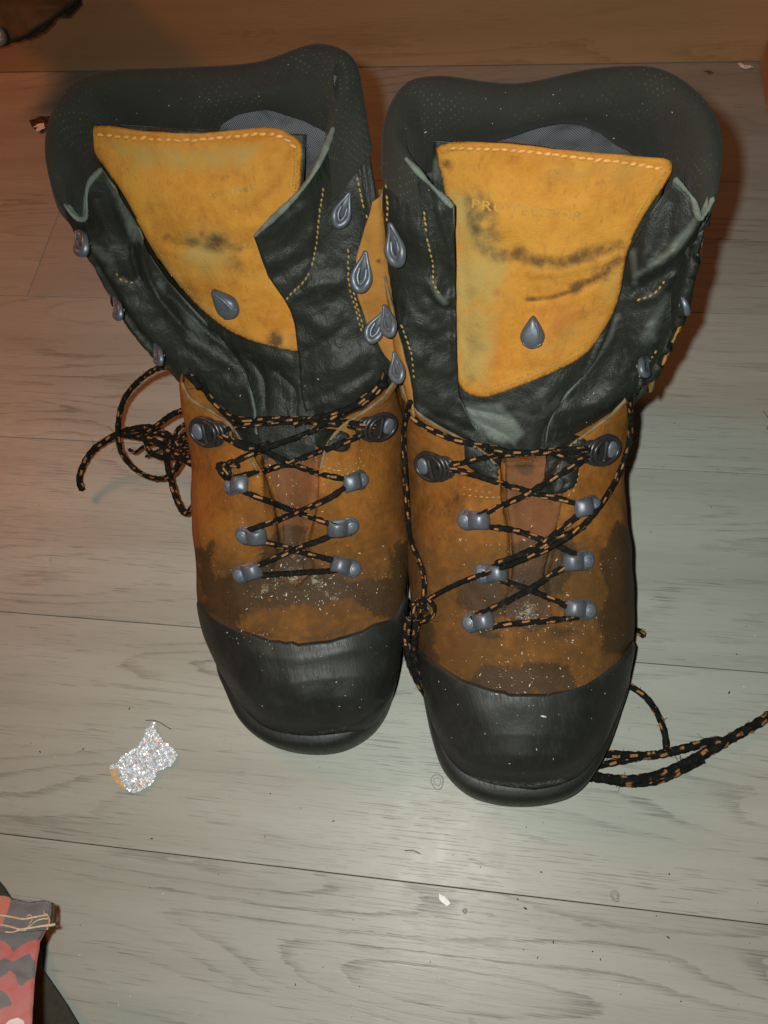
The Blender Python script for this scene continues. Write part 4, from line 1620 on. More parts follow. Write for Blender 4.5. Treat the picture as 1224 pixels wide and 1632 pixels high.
# ------------------------------------------------------------------ boot whose toe is higher in the photograph (left one)
b = Boot()
b.label = "scuffed orange and black work boot with a leaning shaft and lace looped over the floor"
b.tip = (506, 1170, .028)
b.heel = (-.045, .405)
b.FL = [(500, 1169, .028), (455, 1165, .028), (422, 1154, .028), (394, 1130, .03), (366, 1088, .034), (342, 1042, .04), (327, 1000, .045), (316, 955, .05), (313, 905, .055), (309, 850, .06), (311, 790, .065), (318, 740, .072), (313, 690, .085), (305, 655, .097)]
b.heelL = [(-.052, .262, .09), (-.046, .29, .08), (-.032, .311, .07), (-.012, .3175, .06)]
b.FR = [(512, 1169, .028), (560, 1164, .028), (595, 1146, .028), (618, 1115, .031), (631, 1070, .036), (638, 1020, .042), (645, 965, .05), (649, 910, .055), (650, 860, .06), (648, 800, .066), (644, 740, .073), (641, 690, .085), (638, 655, .097)]
b.heelR = [(.060, .262, .09), (.050, .29, .08), (.033, .311, .07), (.012, .3175, .06)]
b.rimL = [(410, 752, .132), (388, 712, .137), (366, 678, .140), (336, 657, .143), (303, 638, .147), (292, 612, .151)]
b.rimR = [(510, 752, .132), (522, 712, .137), (546, 680, .140), (586, 653, .143), (610, 635, .147), (628, 610, .151)]
b.border = [(300, 930), (318, 960), (345, 985), (385, 1005), (430, 1022), (480, 1027), (530, 1021), (575, 1008), (600, 994), (622, 990), (640, 972), (655, 940)]
b.sole = [(352, 1068, .012), (366, 1107, .012), (388, 1152, .012), (421, 1181, .012), (460, 1196, .012), (508, 1201, .012), (550, 1194, .012), (588, 1172, .012), (612, 1142, .012), (626, 1105, .012), (634, 1062, .012)]
b.soleR_rear = [(.060, .20, 0), (.053, .26, 0), (.043, .300, 0), (.020, .324, 0), (-.020, .324, 0), (-.043, .300, 0), (-.052, .26, 0), (-.058, .20, 0)]
b.gutter = [(418, 700), (500, 700), (508, 760), (500, 820), (490, 870), (500, 905), (470, 935), (432, 915), (448, 860), (440, 800), (424, 750)]
b.lower = [(416, 680), (500, 680), (506, 760), (498, 820), (486, 870), (498, 905), (469, 932), (436, 913), (450, 860), (443, 800), (427, 750)]
b.lower_res = [('blob', (475, 880, 24), .95), ('blob', (470, 915, 24), .95), ('blob', (490, 740, 30), .5), ('blob', (470, 800, 30), .4)]
b.lower_wet = [('poly', [(430, 835), (500, 835), (500, 930), (430, 930)], 18, .75), ('blob', (440, 690, 20), .4)]
b.lower_grime = [('line', [(420, 700), (422, 760), (430, 830)], 6, .95), ('poly', [(440, 860), (495, 860), (500, 930), (435, 930)], 14, .5)]  # line paints the dark of the left crease; poly is dirt
b.padding = [[(360, 655), (415, 668), (418, 700), (408, 730), (385, 715), (366, 690)], [(488, 690), (522, 682), (556, 690), (560, 712), (545, 722), (520, 716), (500, 712)]]
b.pads = []
b.vamp_creases = [([(420, 700), (426, 760), (440, 800), (446, 860)], 4, -.0018), ([(506, 700), (508, 760), (500, 820), (490, 870)], 4, -.0010), ([(425, 925), (470, 945), (520, 930)], 8, -.0012), ([(360, 960), (430, 985), (500, 992), (570, 965)], 14, .0010),
                  ([(540, 700), (560, 712), (548, 728)], 5, -.0014), ([(330, 900), (350, 940)], 12, -.0008), ([(505, 735), (540, 748), (570, 735)], 3, .0006), ([(610, 820), (630, 880)], 12, -.0010)]
b.vamp_paint = {
    'wet': [('poly', [(305, 880), (338, 862), (340, 905), (352, 925), (395, 905), (420, 860), (455, 835), (480, 850), (500, 900), (560, 930), (640, 905), (650, 980), (600, 990), (560, 950), (500, 965), (400, 975), (385, 1005), (330, 980)], 22, .78),
            ('poly', [(400, 1000), (500, 1006), (560, 990), (560, 1015), (480, 1030), (410, 1015)], 22, .5), ('poly', [(615, 870), (655, 850), (655, 960), (620, 940)], 22, .7), ('blob', (420, 735, 14), .5)],
    'residue': [('blob', (470, 880, 24), .65), ('line', [(410, 945), (450, 925), (480, 915)], 14, .8), ('line', [(500, 920), (525, 950), (540, 945)], 12, .9), ('blob', (540, 900, 40), .4), ('blob', (420, 1010, 14), .6), ('line', [(505, 735), (545, 748), (575, 730)], 8, .5), ('blob', (500, 745, 22), .6), ('blob', (600, 930, 24), .4)],
    'damp': [('poly', [(250, 860), (700, 860), (700, 1100), (250, 1100)], 80, .85), ('poly', [(425, 780), (520, 780), (540, 940), (425, 940)], 40, .6), ('line', [(630, 760), (645, 860)], 30, .5)],
    'grime_shade': [('blob', (640, 890, 26), .6), ('blob', (410, 700, 12), .5), ('blob', (547, 712, 13), .9), ('line', [(420, 900), (470, 890), (520, 905)], 10, .35), ('line', [(640, 700), (648, 850)], 9, .3), ('blob', (425, 955, 12), .5)],  # strongest blob paints the dark inside a hole, the rest is dirt
    'pale': [('poly', [(385, 970), (430, 975), (470, 985), (520, 985), (500, 1005), (440, 1005), (400, 990)], 8, .5), ('blob', (580, 980, 20), .45), ('line', [(510, 745), (545, 752), (578, 735)], 5, .5), ('poly', [(330, 880), (390, 870), (395, 900), (350, 915)], 10, .3), ('blob', (590, 790, 40), .2)]}
b.cap_creases = [([(400, 1140), (450, 1158), (510, 1162), (565, 1152), (610, 1120)], 5, -.0012), ([(380, 1030), (470, 1050), (590, 1030)], 10, .0006), ([(625, 1030), (622, 1080), (600, 1125)], 5, -.0006), ([(440, 1110), (480, 1125), (520, 1115)], 12, -.0008)]
b.scuff = (505, 1075, 95)
b.chalk = [('line', [(440, 1168), (490, 1172), (550, 1160)], 6, .6), ('line', [(350, 975), (420, 1025), (500, 1035)], 8, .35), ('blob', (520, 1080, 30), .2)]
b.shaft = [
    [(163, 270, .262), (140, 300, .256), (137, 348, .246), (113, 340, .250), (82, 280, .266), (79, 208, .275), (113, 146, .281), (172, 121, .283), (300, 115, .282), (410, 107, .283), (508, 78, .285), (566, 108, .281), (536, 195, .270), (492, 290, .256), (405, 379, .235)],
    [(212, 347, .236), (187, 366, .232), (155, 388, .228), (128, 375, .233), (104, 338, .243), None, None, None, None, None, None, (597, 295, .244), (562, 330, .236), (492, 390, .222), (428, 440, .212)],
    [(247, 420, .210), (226, 440, .206), (190, 455, .204), (168, 440, .208), (150, 415, .214), None, None, None, None, None, None, (609, 395, .217), (567, 420, .211), (512, 462, .200), (463, 498, .191)],
    [(303, 490, .183), (277, 520, .177), (238, 532, .177), (211, 512, .182), (192, 482, .189), None, None, None, None, None, None, (621, 488, .187), (582, 510, .183), (527, 547, .173), (475, 566, .167)],
    [(388, 588, .154), (347, 600, .150), (303, 600, .150), (272, 583, .155), (252, 556, .161), None, None, None, None, None, None, (634, 570, .162), (602, 598, .155), (547, 632, .149), (482, 642, .145)],
    [(415, 720, .120), (372, 690, .120), (338, 655, .122), (318, 632, .126), (308, 610, .130), None, None, None, None, None, None, (630, 630, .130), (612, 645, .124), (560, 685, .120), (515, 720, .118)]]
b.depth = [1, 1, 1, 1, 1, 1]
b.back = [0, .010, .024, .034, .044, .055]
b.collar_s = (3.2, 12.5)
b.folds = [(0, 3.3), (12.1, 14)]
b.arch = (8.8, 1.15, 1.9)
b.shaft_creases = [([(185, 300), (200, 350), (225, 390)], 10, .0022), ([(150, 320), (170, 360), (205, 395)], 12, -.0014), ([(215, 370), (212, 410), (225, 445)], 5, -.0026), ([(232, 362), (228, 410), (245, 460), (290, 520)], 6, .0022), ([(250, 480), (300, 530), (360, 570)], 12, .0022),
                   ([(270, 470), (330, 530), (390, 570)], 8, -.0024), ([(195, 440), (212, 450), (218, 440)], 6, -.0016), ([(300, 540), (330, 565), (380, 590)], 10, .0018), ([(360, 610), (395, 620), (412, 660)], 10, .0022),
                   ([(510, 320), (505, 390), (490, 440), (458, 475)], 4, -.0012), ([(430, 420), (470, 400), (500, 370)], 9, .0014), ([(440, 440), (480, 420), (510, 400)], 8, -.0012), ([(470, 470), (500, 455), (540, 450)], 9, .0016), ([(480, 500), (520, 520), (540, 490)], 10, .0012),
                   ([(490, 560), (520, 545), (550, 520)], 7, -.0016), ([(480, 600), (530, 590), (580, 560)], 12, .0016), ([(490, 640), (540, 620), (590, 590)], 8, -.0016), ([(575, 200), (580, 270), (590, 340)], 4, .0012)]
b.shaft_wear = [('line', [(175, 290), (200, 340), (215, 380)], 14, .55), ('line', [(255, 450), (290, 500), (330, 545)], 11, .45), ('line', [(145, 390), (190, 430)], 12, .35), ('blob', (180, 430, 22), .35), ('line', [(300, 540), (340, 565)], 10, .45), ('blob', (430, 470, 26), .35), ('line', [(415, 375), (500, 310)], 10, .3),
                ('line', [(420, 440), (470, 420), (500, 400)], 8, .35), ('blob', (490, 520, 24), .22), ('blob', (395, 600, 20), .3), ('blob', (540, 270, 30), .3)]
b.gusL = [(134, 194, .268), (192, 325, .236), (232, 415, .201), (288, 490, .174), (375, 585, .147), (405, 655, .135), (425, 745, .114)]
b.gusR = [(487, 214, .263), (482, 300, .243), (470, 400, .213), (478, 500, .184), (490, 580, .159), (500, 655, .139), (505, 745, .115)]
b.bulge = [.005, .006, .007, .006, .004, .002, 0]
b.gus_creases = [([(390, 560), (420, 600), (425, 650)], 6, -.0020), ([(330, 520), (400, 560), (470, 575)], 10, .0012), ([(440, 590), (470, 620), (472, 660)], 5, -.0014)]
b.gus_wear = [('blob', (500, 250, 26), .5), ('line', [(340, 530), (400, 565)], 9, .4)]
b.tongue = [(146, 206), (166, 199), (230, 207), (300, 212), (370, 208), (430, 203), (456, 210), (479, 226), (481, 260), (474, 320), (455, 370), (445, 420), (462, 460), (480, 500), (484, 552), (470, 558), (440, 553), (400, 540), (360, 520), (325, 492), (286, 450),
            (252, 405), (226, 360), (204, 317), (180, 280), (158, 250), (147, 228)]
b.tongue_paint = {
    'grime_shade': [('blob', (345, 388, 24), .72), ('line', [(262, 380), (290, 390), (330, 382), (370, 395), (410, 388)], 14, .48), ('blob', (375, 422, 24), .5), ('blob', (240, 330, 24), .38), ('blob', (420, 330, 30), .36), ('line', [(290, 440), (330, 470), (400, 480)], 12, .36), ('blob', (400, 420, 30), .3), ('blob', (437, 540, 17), .95), ('line', [(300, 460), (318, 480), (310, 470)], 8, .5), ('line', [(470, 250), (440, 310), (400, 350)], 6, .28), ('blob', (420, 400, 20), .3), ('line', [(215, 345), (260, 420)], 5, .3)],
    'pale': [('blob', (330, 405, 44), .85), ('poly', [(165, 225), (300, 238), (420, 228), (400, 272), (215, 272)], 18, .75), ('line', [(235, 390), (290, 460), (330, 500)], 12, .5), ('blob', (310, 480, 22), .45), ('blob', (455, 545, 22), .45), ('blob', (400, 440, 20), .3)],
    'wet': [('line', [(160, 212), (300, 222), (440, 214), (474, 240)], 9, .5), ('blob', (265, 378, 7), .9), ('blob', (322, 372, 6), .9), ('blob', (420, 500, 40), .45), ('blob', (440, 290, 40), .4)]}


def relief_l(Q):
    r = np.zeros(len(Q))
    for poly, w, a in [([(160, 214), (300, 222), (440, 215), (470, 240)], 4, -.0007), ([(160, 204), (300, 214), (430, 206), (474, 226)], 5, .0008), ([(280, 380), (340, 395), (400, 385)], 9, -.0012), ([(260, 350), (340, 365), (420, 350)], 14, .0010),
                       ([(470, 240), (450, 290), (400, 340)], 10, -.0010), ([(260, 260), (330, 300), (340, 340)], 40, .0010), ([(290, 450), (330, 480), (420, 520)], 10, -.0008)]:
        r += a * np.exp(-(polydist(Q, cr(poly, 30)) / w) ** 2)
    return r


b.tongue_relief = relief_l
b.patches = [(0, 0, [(1.1, 10.9, 11.35), (1.4, 10.7, 11.62), (1.9, 10.5, 11.95), (2.5, 10.5, 12.08), (3.1, 10.5, 11.95), (3.6, 10.6, 11.6), (3.9, 10.8, 11.3)]), (0, 0, [(2.1, 4.1, 4.8), (2.6, 3.95, 5.1), (3.2, 3.85, 5.2), (3.8, 3.85, 5.2), (4.15, 4.0, 4.9)])]
b.patch_wet = [('line', [(560, 420), (565, 540)], 7, .35), ('blob', (600, 555, 16), .5)]
b.patch_grime = [('blob', (560, 495, 8), .6), ('blob', (577, 535, 7), .6), ('blob', (604, 415, 5), .8)]
b.hooks = [('low', 370, 774, -5, .1), ('low', 573, 765, 165, .1), ('low', 391, 853, 0, .1), ('low', 556, 839, 176, .1), ('low', 386, 915, -18, .1), ('low', 560, 906, 195, .1),
           ('lock', 328, 687, 5, .15, {'sc': 1.12}), ('lock', 606, 678, 174, .15, {'sc': 1.12}), ('pebble', 360, 482, 50, .1, {'sc': 1.1}),
           ('speed', 546, 333, 112, .2, {'sc': .95}), ('speed', 580, 432, 97, .3, {'sc': 1.12}), ('speed', 601, 520, 115, .35, {'sc': 1.0}),
           ('speed', 140, 390, 60, .0, {'at': (137, 386, .232), 'nrm': (-.50, -.32, .75), 'sc': 1.1}), ('speed', 197, 494, 60, .0, {'at': (194, 492, .197), 'nrm': (-.60, -.30, .65), 'sc': .88}), ('speed', 260, 566, 60, .0, {'at': (258, 564, .168), 'nrm': (-.60, -.30, .65), 'sc': .88})]
b.stitch_o = [[(160, 214), (220, 220), (300, 223), (370, 218), (430, 213), (455, 222), (468, 232)]]
b.stitch_f = [[(472, 236), (474, 260), (470, 305)], [(468, 240), (469, 270), (466, 300)], [(340, 505), (380, 528), (430, 548), (470, 554)], [(250, 398), (285, 445), (325, 488)]]
b.stitch_y = [[(515, 302), (508, 350), (502, 400), (490, 440), (458, 475)], [(578, 196), (578, 215), (574, 240)], [(570, 285), (577, 320), (585, 345)], [(187, 437), (195, 447), (210, 450)], [(555, 400), (556, 450), (566, 490), (575, 525)], [(560, 450), (568, 480), (578, 520)]]
b.stitch_v = [[(508, 740), (540, 750), (575, 735)], [(510, 748), (542, 758), (580, 742)]]
b.laces = [
    [(392, 918), (430, 916), (480, 913), (525, 910), (555, 905)],
    [(395, 908), (430, 892), (475, 874, .002), (520, 856), (545, 842)],
    [(550, 898), (515, 888), (475, 878, .0005), (430, 865), (400, 856)],
    [(395, 845), (430, 832), (480, 815, .002), (530, 790), (560, 768)],
    [(540, 840), (505, 826), (470, 815, .0005), (420, 796), (385, 780)],
    [(372, 762), (400, 756), (440, 745), (490, 728, .002), (540, 708, .001), (590, 686)],
    [(555, 765), (520, 758), (480, 745), (430, 722, .001), (380, 705), (345, 692)],
    [(340, 692), (380, 680), (430, 674), (490, 672), (550, 678), (590, 684)],
    [(322, 610, .001), (335, 632, .001), (352, 655), (380, 668, .002), (430, 668, .003), (500, 668, .003), (560, 674, .002), (595, 678)],
    [(365, 742, .003), (395, 726, .003), (440, 708, .003), (490, 690, .004), (530, 664, .003), (570, 640, .002), (605, 612, .002), (618, 590, .002)],
    [(470, 676, .005), (520, 660, .004), (560, 648, .003), (595, 628, .002), (615, 608, .002)],
    [(350, 690, .001), (375, 706, .001), (400, 716, .001), (430, 706, .003)],
]
b.zlaces = [
    [[(318, 618, .150), (304, 598, .150), (285, 588, .145), (258, 585, .130), (226, 603, .105), (197, 638, .080), (188, 682, .060), (192, 718, .050), (215, 748, .045), (245, 762, .045), (270, 758, .052), (285, 738, .062), (290, 715, .070)]],
    [[(131, 781, .010), (127, 758, .016), (148, 718, .026), (190, 691, .040), (235, 681, .050), (262, 690, .056), (285, 705, .062), (300, 712, .070)], {'r': .0026}],
    [[(318, 655, .090), (300, 653, .085), (275, 660, .075), (250, 678, .062), (225, 690, .052)]],
    [[(190, 692, .044), (225, 697, .052), (252, 706, .058), (275, 722, .064), (300, 735, .072), (325, 747, .082), (352, 750, .094), (368, 748, .104)], {'r': .0026}],
    [[(264, 700, .056), (266, 735, .048), (272, 765, .045), (283, 800, .042), (296, 818, .044), (312, 800, .056), (332, 775, .072), (352, 757, .090), (366, 750, .104)]],
    [[(318, 700, .088), (300, 705, .072), (280, 712, .062), (268, 720, .06), (285, 730, .062), (318, 722, .084)]],
    [[(322, 668, .100), (300, 690, .085), (275, 700, .070), (250, 690, .058), (232, 700, .052), (240, 722, .050), (268, 730, .056), (300, 724, .070), (322, 735, .082)], {'r': .0020}],
    [[(316, 676, .098), (296, 676, .086), (280, 690, .076), (286, 712, .070), (306, 716, .076), (322, 704, .088)], {'r': .0020}],
    [[(250, 706, .052), (228, 712, .046), (214, 722, .042), (206, 716, .041)], {'r': .0013}],
    [[(262, 712, .054), (244, 722, .048), (232, 728, .045)], {'r': .0011}],
    [[(310, 690, .086), (290, 695, .072), (272, 708, .064), (262, 724, .058)], {'r': .0017}],
]
b.knots = [(368, 748, .0048, 4)]
b.dust = [(470, 915, 50, 22, 104, 1.0), (510, 945, 50, 18, 66, 1.1), (480, 820, 80, 70, 71, .9), (490, 1080, 90, 50, 27, 1.0), (400, 1010, 30, 12, 27, 1.0), (520, 720, 35, 25, 60, .9), (460, 760, 40, 40, 60, .9), (330, 160, 150, 40, 18, .6), (320, 290, 70, 60, 6, .9), (600, 930, 30, 30, 27, .8), (430, 620, 50, 40, 13, .9)]
bootL = build_boot(b)


# ------------------------------------------------------------------ stamped lettering on the tongues
def lettering(boot, text, a, c, size, arc=0.0):
    cu = bpy.data.curves.new('lettering', 'FONT')
    cu.body = text
    cu.size = 1.0
    cu.resolution_u = 3
    cu.space_character = 1.12
    cu.offset = .012
    tmp = bpy.data.objects.new('lettering_tmp', cu)
    me = bpy.data.meshes.new_from_object(tmp)
    bm = bmesh.new()
    bm.from_mesh(me)
    bmesh.ops.subdivide_edges(bm, edges=[e for e in bm.edges if e.calc_length() > .18], cuts=1)
    V = np.array([v.co[:2] for v in bm.verts])
    w = V[:, 0].max()
    a, c = np.array(a, float), np.array(c, float)
    d = c - a
    L = np.linalg.norm(d)
    d /= L
    n = np.array([d[1], -d[0]])
    co = []
    for x, y in V:
        t = x / w
        q = a + d * (t * L) + n * (y * size + arc * math.sin(math.pi * t))
        h = cast(q[0], q[1], [boot.tt])
        co.append(h[0] + h[1] * .00022)
    F = [[v.index for v in f.verts] for f in bm.faces]
    bm.free()
    bpy.data.objects.remove(tmp)
    tongue = [o for o in boot.root.children if o.name.startswith('tongue') and 'stitch' not in o.name][0]
    F = [f if np.cross(co[f[1]] - co[f[0]], co[f[2]] - co[f[0]]) @ (CPOS - co[f[0]]) > 0 else f[::-1] for f in F]
    o = link('stamped_lettering', co, F, M_STAMP, tongue, False, {k: np.zeros(len(co)) for k in ('wet', 'grime_shade', 'pale')})
    return o


M_STAMP = mat_plain('stamped_leather', (.46, .235, .042), .78, .4, 120, .4)
lettering(bootR, 'PROTECTOR', (750, 331), (928, 352), 21, -2)
lettering(bootL, 'PRIME', (338, 320), (411, 302), 17, 0)


# ------------------------------------------------------------------ foil scrap
def px(poly, s, ox, oy):
    return [(ox + x / s, oy + y / s) for x, y in poly]


def flake(name, poly, z, amp, mat, step=3.0, th=.0, scale=260, lift=None, par=None):
    p = np.array(poly, float)
    bnd = []
    for a, c in zip(p, np.roll(p, -1, 0)):
        m = max(1, int(np.linalg.norm(c - a) / step))
        bnd += [a + (c - a) * i / m + rng.normal(0, step * .16, 2) for i in range(m)]
    bnd = np.array(bnd)
    lo, hi = bnd.min(0), bnd.max(0)
    n = int((hi[0] - lo[0]) * (hi[1] - lo[1]) / (step * step * .8))
    Q = rng.uniform(lo, hi, (n, 2))
    Q = Q[sdpoly(Q, bnd) > step * .45]
    nb = len(bnd)
    res = delaunay_2d_cdt([Vector(x) for x in np.concatenate([bnd, Q])], [(i, (i + 1) % nb) for i in range(nb)], [list(range(nb))], 1, 1e-5)
    V = []
    for v in res[0]:
        w = P(v[0], v[1], z)
        h = abs(mnoise.noise(Vector(w * scale))) + .5 * random.random()
        zz = z + amp * h + (lift(v[0], v[1]) if lift else 0)
        V.append(P(v[0], v[1], zz))
    V = np.array(V)
    F = [tuple(f) if np.cross(V[f[1]] - V[f[0]], V[f[2]] - V[f[0]])[2] > 0 else tuple(reversed(f)) for f in res[2]]
    o = link(name, V, F, mat, par, False)
    if th:
        solid(o, th, 0)
    return o


def mat_foil():
    k = NT('crumpled_foil')
    v = k.coords()
    n = k.noise(v, 420, 3, .6)
    n2 = k.noise(v, 90, 3, .6)
    col = k.mix(k.ramp(n2, .35, .7), (.80, .84, .88), (.74, .76, .78))
    col = k.mix(k.math('MULTIPLY', k.ramp(k.noise(k.coords(loc=(3, 1, 0)), 130, 3, .6), .64, .74), .5), col, (.62, .36, .24))
    return k.done(col, .34, k.bump(n, .5, .0006), .6, .6)


foil_poly = px([(730, 180), (780, 200), (788, 320), (850, 390), (870, 440), (940, 480), (1030, 560), (1078, 630), (1040, 730), (960, 810), (860, 850), (800, 870), (770, 960), (720, 1050), (560, 1140), (460, 1175), (380, 1140), (320, 1120), (230, 1040), (170, 960), (128, 830),
                (150, 770), (240, 740), (300, 650), (420, 570), (540, 510), (550, 430), (620, 390), (605, 300), (680, 230)], 8.743, 160, 1130)
foil = flake('foil_scrap', foil_poly, .0006, .0030, mat_foil(), 2.1, 0, 420)
set_thing(foil, 'crumpled scrap of silver foil on the floor left of the toe caps', 'foil')
fold = flake('folded_corner', px([(128, 830), (240, 830), (262, 930), (300, 1010), (370, 1130), (320, 1120), (230, 1040), (170, 960)], 8.743, 160, 1130), .0040, .0010, mat_plain('brown_paper_backing', (.62, .42, .20), .6, .3, 300, .4), 3.0, .0002, 300, None, foil)

M_WHITE = mat_plain('white_paint_chip', (.80, .80, .78), .5, .1)
M_SCRAP = mat_plain('dark_brown_scrap', (.06, .03, .018), .6, .4, 200, .5)
scrap = flake('leather_scrap', [(47, 192), (60, 188), (75, 186), (100, 184), (104, 198), (90, 206), (78, 200), (66, 210), (52, 204)], .0008, .0020, M_SCRAP, 3.5, .0012, 200)
set_thing(scrap, 'small torn dark brown scrap on the floor beside the leaning shaft', 'scrap')
flake('torn_edge', [(53, 203), (62, 197), (70, 196), (72, 204), (64, 208), (57, 209), (60, 203)], .0030, .0010, M_WHITE, 2.5, .0003, 300, None, scrap)
chip = flake('paint_chip', [(1176, 101), (1181, 100), (1186, 104), (1196, 104), (1200, 107), (1192, 109), (1182, 108)], .0010, .0020, M_WHITE, 2.5, .0006, 300)
set_thing(chip, 'curled white paint chip at the foot of the step', 'paint chip')
crumb = flake('paper_crumb', [(700, 1424), (707, 1428), (713, 1432), (718, 1440), (712, 1444), (705, 1438), (700, 1433)], .0006, .0012, M_WHITE, 2.5, .0004, 300)
set_thing(crumb, 'tiny white paper crumb by the board joint below the boots', 'crumb')
M_BRN = mat_plain('brown_crumb', (.16, .07, .035), .7)
cr2 = flake('brown_crumb', [(1122, 113), (1130, 112), (1138, 115), (1130, 117)], .0008, .0012, M_BRN, 2.5, .0006, 300)
set_thing(cr2, 'brown crumb near the foot of the step behind the right boot', 'crumb')
M_HAIR = mat_plain('dark_hair', (.11, .085, .05), .5)


def hair(pts, r=.00028):
    W = cr(np.array([P(u, v, .0008) for u, v in pts]), 40)
    V, F, _, _ = tube(W, r, 6)
    return link('hair', V, F, M_HAIR)


for pts, lab in (([(232, 1148), (245, 1148), (256, 1152), (265, 1158), (273, 1162)], 'short dark hair lying at the tip of the foil scrap'), ([(645, 1356), (655, 1355), (663, 1357), (670, 1361)], 'short dark hair lying on the board above the white crumb'),
                 ([(1216, 655), (1222, 662), (1226, 672), (1222, 685)], 'bent hair on the floor at the right edge')):
    o = hair(pts)
    set_thing(o, lab, 'hair')

# dried drips and dents on the boards
M_DRIP = mat_plain('dried_drip', (.27, .262, .222), .35, .3, 300, .2)


def drip(u, v, rx, ry, lab):
    c = P(u, v, .0003)
    p = Parts()
    n = 22
    for k, w in ((1.0, .00035), (.55, .00025)):
        pts = [c + np.array([math.cos(t) * rx * k * (1 + .12 * math.sin(3 * t)), math.sin(t) * ry * k, .00005]) for t in np.linspace(0, 6.2, n)]
        p.add(*tube(np.array(pts), w, 6)[:2])
    o = p.build('dried_drip', M_DRIP)
    set_thing(o, lab, 'stain')


drip(697, 1246, .0038, .0046, 'dried drip ring left of the lower toe cap')
drip(980, 1428, .0022, .0030, 'tiny dried drip above the board joint at lower right')
drip(741, 1452, .0012, .0012, 'tiny dried drip right of the white crumb')

# grit scattered on the boards
du = Parts()
for _ in range(420):
    u, v = random.uniform(0, 1224), random.uniform(230, 1632)
    s_ = abs(random.gauss(0, 1)) * .00018 + .00008
    a_ = random.random() * 3.14
    ax = np.array([[math.cos(a_), math.sin(a_), 0], [-math.sin(a_), math.cos(a_), 0], [0, 0, 1.0]])
    du.add(*ellipsoid(P(u, v, .00015), ax, s_ * random.choice([1, 1, 2.5]), s_, s_ * .6, 6, 4), mi=random.choice([0, 0, 1, 1, 1]))
grit = du.build('grit', [M_DUST, M_FIBRE], None, stuff=True)

# ------------------------------------------------------------------ printed garment poking in at the lower left
GP = lambda L: px(L, 7.036, 0, 1400)


def cloth_patch(name, poly, zf, mat, parent, step, attrs=None, th=.0015, seed=0.0):
    p = np.array(poly, float)
    bnd = []
    for a, c in zip(p, np.roll(p, -1, 0)):
        m = max(1, int(np.linalg.norm(c - a) / step))
        bnd += [a + (c - a) * i / m for i in range(m)]
    bnd = np.array(bnd)
    lo, hi = bnd.min(0), bnd.max(0)
    gx, gy = np.meshgrid(np.arange(lo[0], hi[0], step), np.arange(lo[1], hi[1], step))
    Q = np.stack([gx.ravel(), gy.ravel()], -1)
    Q = Q[sdpoly(Q, bnd) > step * .5]
    nb = len(bnd)
    res = delaunay_2d_cdt([Vector(x) for x in np.concatenate([bnd, Q])], [(i, (i + 1) % nb) for i in range(nb)], [list(range(nb))], 1, 1e-5)
    v2 = np.array([tuple(x) for x in res[0]])
    ed = sdpoly(v2, bnd)
    V = np.array([P(u, v, zf(u, v) - .0015 * (1 - float(smooth(0, 5, e))) + .0012 * mnoise.noise(Vector((u * .05 + seed, v * .05, 0)))) for (u, v), e in zip(v2, ed)])
    F = [tuple(f) if np.cross(V[f[1]] - V[f[0]], V[f[2]] - V[f[0]]) @ (CPOS - V[f[0]]) > 0 else tuple(reversed(f)) for f in res[2]]
    A = {k: fn(v2) for k, fn in (attrs or {}).items()}
    o = link(name, V, F, mat, parent, True, A)
    solid(o, th, -1)
    return o


def mat_print():
    k = NT('red_grey_printed_cloth')
    v = k.coords()
    n = k.noise(v, 500, 4, .6)
    gx = k.attr('warp')
    rib = k.math('SINE', k.math('MULTIPLY', gx, 260.0))
    g = k.ramp(k.math('ADD', k.attr('grey'), k.math('MULTIPLY', k.math('SUBTRACT', n, .5), 1.0)), -.6, .6)
    wv = k.ramp(k.attr('white'), -.8, .8)
    col = k.mix(n, (.46, .042, .022), (.36, .030, .017))
    col = k.mix(g, col, (.048, .036, .040))
    col = k.mix(wv, col, (.72, .62, .58))
    return k.done(col, .85, k.bump(k.math('ADD', rib, n), .3, .0004), 0, .2, .3)


def mat_hem():
    k = NT('ribbed_hem')
    gx = k.attr('warp')
    rib = k.math('SINE', k.math('MULTIPLY', gx, 2.9))
    n = k.noise(k.coords(), 300, 4, .6)
    red = k.ramp(k.attr('red'), -1.5, 1.5)
    col = k.mix(n, (.115, .10, .11), (.075, .066, .07))
    col = k.mix(red, col, (.62, .15, .07))
    col = k.mix(k.math('MULTIPLY', k.ramp(rib, .3, .95), .30), col, (.32, .28, .28))
    return k.done(col, .85, k.bump(k.math('ADD', rib, n), .5, .0006), 0, .2, .25)


zg = lambda u, v: .060 + .085 * max(0.0, (v - 1425)) / 207.0 - .0002 * u * 0
gar = empty('garment', P(30, 1520, 0))
set_thing(gar, 'red and grey printed garment with a frayed stitched hem at lower left', 'garment')
main_poly = GP([(-300, 560), (0, 570), (240, 585), (520, 560), (500, 610), (452, 700), (440, 800), (420, 900), (412, 960), (392, 1130), (380, 1300), (360, 1640), (340, 1760), (-300, 1760)])
greys = [GP(L) for L in ([(-300, 540), (530, 540), (500, 600), (450, 690), (380, 690), (250, 740), (180, 800), (150, 830), (110, 760), (40, 700), (-300, 690)],
                         [(-300, 930), (0, 915), (60, 890), (140, 935), (230, 890), (300, 850), (330, 835), (360, 900), (400, 940), (390, 1110), (300, 1150), (250, 1210), (200, 1180), (170, 1080), (110, 1030), (60, 1080), (0, 1110), (-300, 1130)],
                         [(-300, 1230), (20, 1255), (90, 1320), (140, 1420), (60, 1440), (0, 1465), (-300, 1480)])]
whites = [GP([(60, 1640), (100, 1590), (200, 1560), (270, 1600), (270, 1680), (60, 1700)])]
